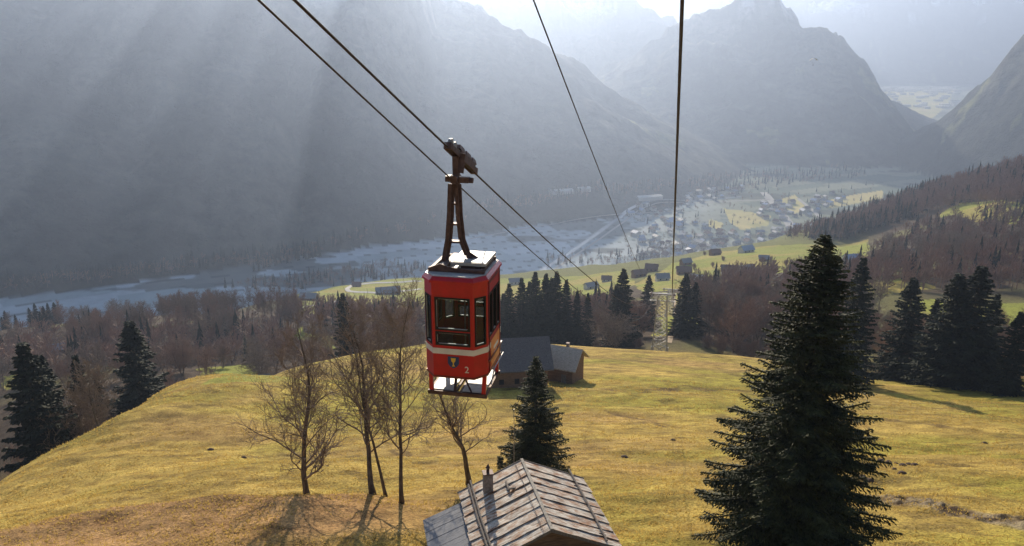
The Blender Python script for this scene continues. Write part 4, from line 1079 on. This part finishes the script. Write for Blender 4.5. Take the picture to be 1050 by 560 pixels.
# roads on the shelf, draped on the ground
M_road = simple('pale_gravel_road', (.50,.47,.42), (.38,.36,.32), scale=.5, rough=.9); M_water = simple('river_water', (.22,.27,.30), (.34,.39,.42), scale=.05, rough=.25, spec=.6)
def ribbon(name, pts, width, mat, lift, y0=200., flat=False, sub=14):
    q = hits([p[0] for p in pts], [p[1] for p in pts], y0=y0); q = q[~np.isnan(q[:,0])]; L = []
    for i in range(len(q)-1):
        p0, p1, p2, p3 = q[max(i-1,0)], q[i], q[i+1], q[min(i+2,len(q)-1)]
        for k in range(sub):
            t = k/sub; L.append(.5*((2*p1)+(-p0+p2)*t+(2*p0-5*p1+4*p2-p3)*t*t+(-p0+3*p1-3*p2+p3)*t**3))
    L.append(q[-1]); L = np.array(L); m = MB(); d = np.gradient(L, axis=0); d /= np.linalg.norm(d, axis=1)[:,None]+1e-9
    nrm = np.stack([-d[:,1], d[:,0]], 1)
    rows_ = []
    for s in (-.5, -.17, .17, .5):
        e = L+nrm*width*s; zz = Zall(e[:,0], e[:,1])+lift; rows_.append([(a, b_, c_) for (a, b_), c_ in zip(e, zz)])
    mx_ = [max(r[i][2] for r in rows_) for i in range(len(L))]
    rows_ = [[(p[0], p[1], mx_[i]) for i, p in enumerate(r)] for r in rows_]
    for i in range(len(L)-1):
        for j in range(3): m.face([rows_[j][i], rows_[j+1][i], rows_[j+1][i+1], rows_[j][i+1]])
    o = m.build(name, mat); o['kind'] = 'structure'; return o
ribbon('road', [(432,289),(410,290),(385,291),(362,293),(356,297),(364,300),(385,301),(410,300),(432,297)], 4.5, M_road, .25, 450)
ribbon('road', [(312,315),(335,312),(352,308)], 4.0, M_road, .25, 450)
ribbon('path', [(686,352),(689,342),(694,330),(692,316),(690,303)], 1.8, simple('dirt_track', (.30,.22,.14), (.40,.31,.2), scale=.6, rough=.95), .12, 230)
ribbon('river', [(555,278),(580,262),(606,245),(632,226),(652,214),(690,206),(760,202)], 12, M_water, .35, 1150)
ribbon('road', [(562,282),(588,264),(613,247),(638,229),(656,217),(700,210),(790,205)], 6, M_road, .35, 1150)
ribbon('road', [(783,198),(795,212),(808,228),(812,238)], 22, M_road, .35, 1150)
ribbon('road', [(818,204),(835,218),(846,232)], 10, M_road, .35, 1150)
ribbon('road', [(480,246),(560,232),(640,222),(700,216)], 6, M_road, .35, 1150)

# the town on the valley floor
TM = []
roofs = [M_greyroof, M_tile, M_blueroof, M_plaster]
for k in range(8):
    a = MB(); w_, d_, h1, h2 = (random.uniform(10,17), random.uniform(9,13), random.uniform(4.5,8), random.uniform(2.5,4)); r_ = MB(); gable(a, r_, (0,0,0), w_, d_, h1, h2, .8, .3)
    for s in (-1, 1):
        for i in range(3):
            for fl2 in range(2 if h1 > 6 else 1): a.box((-w_/2+w_*(i+.5)/3, s*(d_/2+.03), 1.8+fl2*2.8), (1.3,.1,1.4), mi=2)
    kk = len(a.v); a.v += r_.v; a.f += [tuple(i+kk for i in f) for f in r_.f]; a.m += [1]*len(r_.f)
    TM.append(a.mesh('town_house', [M_plaster, roofs[k%4], M_pane]))
regs = [([(655,262),(690,246),(740,240),(800,236),(850,226),(850,236),(800,246),(740,258),(690,270)], 230),([(640,236),(700,228),(742,236),(742,262),(660,268)], 70),([(760,214),(860,196),(880,204),(800,232)], 60),([(560,196),(612,194),(612,202),(570,204)], 14),([(610,184),(690,182),(690,190),(620,192)], 18),([(700,200),(760,190),(765,200),(705,212)], 40),([(640,210),(700,214),(700,230),(650,228)], 25)]
tl = []
for poly, n_ in regs:
    a_ = [p[0] for p in poly]; b_ = [p[1] for p in poly]; uu = rng.uniform(min(a_), max(a_), n_*6); vv = rng.uniform(min(b_), max(b_), n_*6); k = inpoly(uu, vv, poly); q = hits(uu[k][:n_], vv[k][:n_], y0=1150.)
    q = q[~np.isnan(q[:,0])]; zz = Zall(q[:,0], q[:,1]); tl += [(x, y, z) for (x, y), z in zip(q, zz) if z < -425]
kept = []
for p in tl:
    if all((p[0]-o[0])**2+(p[1]-o[1])**2 > 19**2 for o in kept): kept.append(p)
kept.sort(key=lambda p: p[0]**2+p[1]**2)
for p in kept[:290]:
    s = random.uniform(.85, 1.25); o = new_at('town_house', random.choice(TM), p, random.choice((R(28), R(118)))+random.gauss(0,.2), s); tag(o, 'small pale house in the hazy town on the valley floor', 'house', 'houses of the town on the valley floor')
rest = MB()
for p in kept[290:]:
    s = random.uniform(.85, 1.25); me = random.choice(TM); rot = Matrix.Rotation(random.random()*3, 3, 'Z'); kk = len(rest.v)
    for v_ in me.vertices: q = rot @ v_.co*s; rest.v.append((q.x+p[0], q.y+p[1], q.z+p[2]))
    for f in me.polygons: rest.f.append(tuple(i+kk for i in f.vertices)); rest.m.append(f.material_index)
if rest.v: tag(rest.build('distant_houses', [M_plaster, M_greyroof, M_pane]), 'far rows of houses merging into the haze of the valley', 'houses', kind='stuff')
# industrial halls at the foot of the shaded mountain and on the far plain
for i, (u, v, w_, d_, lab) in enumerate([(575,199,60,24,'long white roofed hall at the foot of the shaded mountain'),(598,197,34,20,'smaller white roofed hall beside the long one at the mountain foot'),(665,206,70,26,'long hall beside the river bend')]):
    x, y = hit(u, v, y0=1300.); a, r_ = MB(), MB(); gable(a, r_, (0,0,0), w_, d_, 8, 2.5, .5, .3); h = empty('hall', (x, y, Z(x, y)), R(20)); a.build('wall', M_plaster, h); r_.build('roof', M_plaster, h); tag(h, lab, 'hall')
far_ = MB()
for k in range(140):
    u = random.uniform(902, 982); v = random.uniform(90, 95) if k < 100 else random.uniform(96,112); y = 450/(-(ray(u, v)[2])/ray(u, v)[1]); x = ray(u, v)[0]/ray(u, v)[1]*y
    if Z(x, y) < FLOOR+6: far_.box((x, y, FLOOR+6), (random.uniform(20,60), random.uniform(15,30), 14))
tag(far_.build('distant_town', M_plaster), 'strip of tiny pale buildings on the far plain between the mountains', 'town', kind='stuff')

# paraglider
x, y, z = P(834, 64, 900.); pg = empty('paraglider', (x, y, z), R(20)); tag(pg, 'tiny paraglider with a curved pale wing in front of the dark mountain', 'paraglider')
m = MB(); n_ = 12
for i in range(n_):
    a0, a1 = [R(-62+124*k/n_) for k in (i, i+1)]
    p = lambda a, yy, dz: (5.2*math.sin(a), yy, 4.2*math.cos(a)+dz)
    q = [p(a0,-1.2,0),p(a1,-1.2,0),p(a1,1.2,.05),p(a0,1.2,.05),p(a0,-1.2,.22),p(a1,-1.2,.22),p(a1,1.2,.1),p(a0,1.2,.1)]; k = len(m.v); m.v += q
    for f in ((3,2,1,0),(4,5,6,7),(0,1,5,4),(1,2,6,5),(2,3,7,6),(3,0,4,7)): m.f.append(tuple(k+j for j in f)); m.m.append(0)
m.build('wing', M_plaster, pg)
m = MB()
for a in (-50,-25,0,25,50): m.bar((5.2*math.sin(R(a)),0,4.2*math.cos(R(a))),(.3*(1 if a > 0 else -1),0,-2.6),.03)
m.build('lines', M_rope, pg)
m = MB(); m.tube([(0,.35,-3.9),(0,.3,-3.5),(0,-.1,-3.4),(0,-.15,-2.9),(0,-.1,-2.6)], [.09,.13,.2,.23,.1], 8); m.tube([(0,-.1,-2.62),(0,-.1,-2.45),(0,-.1,-2.3)], [.07,.13,.06], 8); m.tube([(-.22,-.1,-2.75),(-.36,0,-2.5),(-.3,.05,-2.2)], [.06,.05,.04], 6); m.tube([(.22,-.1,-2.75),(.36,0,-2.5),(.3,.05,-2.2)], [.06,.05,.04], 6); m.build('pilot', M_rubber, pg)

# ------------------------------------------------------------------ meadow: dry tufts
M_tuft = simple('dry_grass_blades', (.46,.32,.08), (.40,.30,.07), scale=.3, rough=.8)
nt = M_tuft.node_tree; b = nt.nodes['Principled BSDF']; tl_ = N(nt, 'ShaderNodeBsdfTranslucent'); tl_.inputs[0].default_value = (.50,.34,.09,1); mxx = N(nt, 'ShaderNodeMixShader'); mxx.inputs[0].default_value = .55; nt.links.new(b.outputs[0], mxx.inputs[1]); nt.links.new(tl_.outputs[0], mxx.inputs[2]); nt.links.new(mxx.outputs[0], nt.nodes['Material Output'].inputs[0])
tf = MB(); rd = random.Random(3)
n_ = 60000
uu = rng.uniform(-30, 1080, n_); rr2 = 37+rng.random(n_)**1.6*95; tt = np.arctan2((uu-525)/F, 1/1.12)
xx = rr2*np.tan(tt)*.98; q = Zall(xx, rr2); dens = fbm(xx/6, rr2/4, 3, 71)
for x, y, z, dn_ in zip(xx, rr2, q, dens):
    if rd.random() > .6+1.5*dn_: continue
    for k in range(2):
        a = rd.random()*6.28; h = rd.uniform(.04,.13)*(1+y/150); w_ = .02+.0006*y; bx_, by = x+rd.gauss(0,.1), y+rd.gauss(0,.1)
        tf.v += [(bx_-w_*math.cos(a), by-w_*math.sin(a), z-.02), (bx_+w_*math.cos(a), by+w_*math.sin(a), z-.02), (bx_+rd.gauss(0,.07), by+rd.gauss(0,.07), z+h)]
        kk = len(tf.v)-3; tf.f.append((kk, kk+1, kk+2)); tf.m.append(0)
tag(tf.build('dry_grass', M_tuft), 'short dry golden grass tufts all over the meadow', 'grass', kind='stuff')

# molehills and dung-dark clods on the right part of the meadow
M_soil = simple('dark_soil', (.05,.03,.02), (.11,.07,.045), scale=4, rough=.95, bump=.6)
mo = []
for k in range(3):
    m = MB(); rk = random.Random(k); prev = None; n_ = 9; k0 = 0
    rings = [(.36,-.05),(.30,.07),(.18,.16),(.05,.20)]
    for r_, z_ in rings: m.v += [(r_*(1+rk.uniform(-.2,.2))*math.cos(6.28*j/n_), r_*(1+rk.uniform(-.2,.2))*math.sin(6.28*j/n_), z_+rk.uniform(-.02,.02)) for j in range(n_)]
    for i in range(3):
        for j in range(n_): m.f.append((i*n_+j, i*n_+(j+1)%n_, (i+1)*n_+(j+1)%n_, (i+1)*n_+j)); m.m.append(0)
    m.f.append(tuple(3*n_+j for j in range(n_))); m.m.append(0); mo.append(m.mesh('molehill', M_soil, True))
for u, v in [(903,473),(911,475),(919,476),(926,478),(932,477),(917,482),(938,478),(925,487),(870,468),(884,492),(892,494),(690,452),(640,470),(250,470),(216,462),(1010,455)]:
    x, y = hit(u, v); o = new_at('molehill', random.choice(mo), (x, y, Z(x, y)), random.random()*6, random.uniform(.7, 1.15))
    tag(o, 'small dark molehill in the golden grass of the meadow', 'molehill', 'molehills scattered over the meadow')
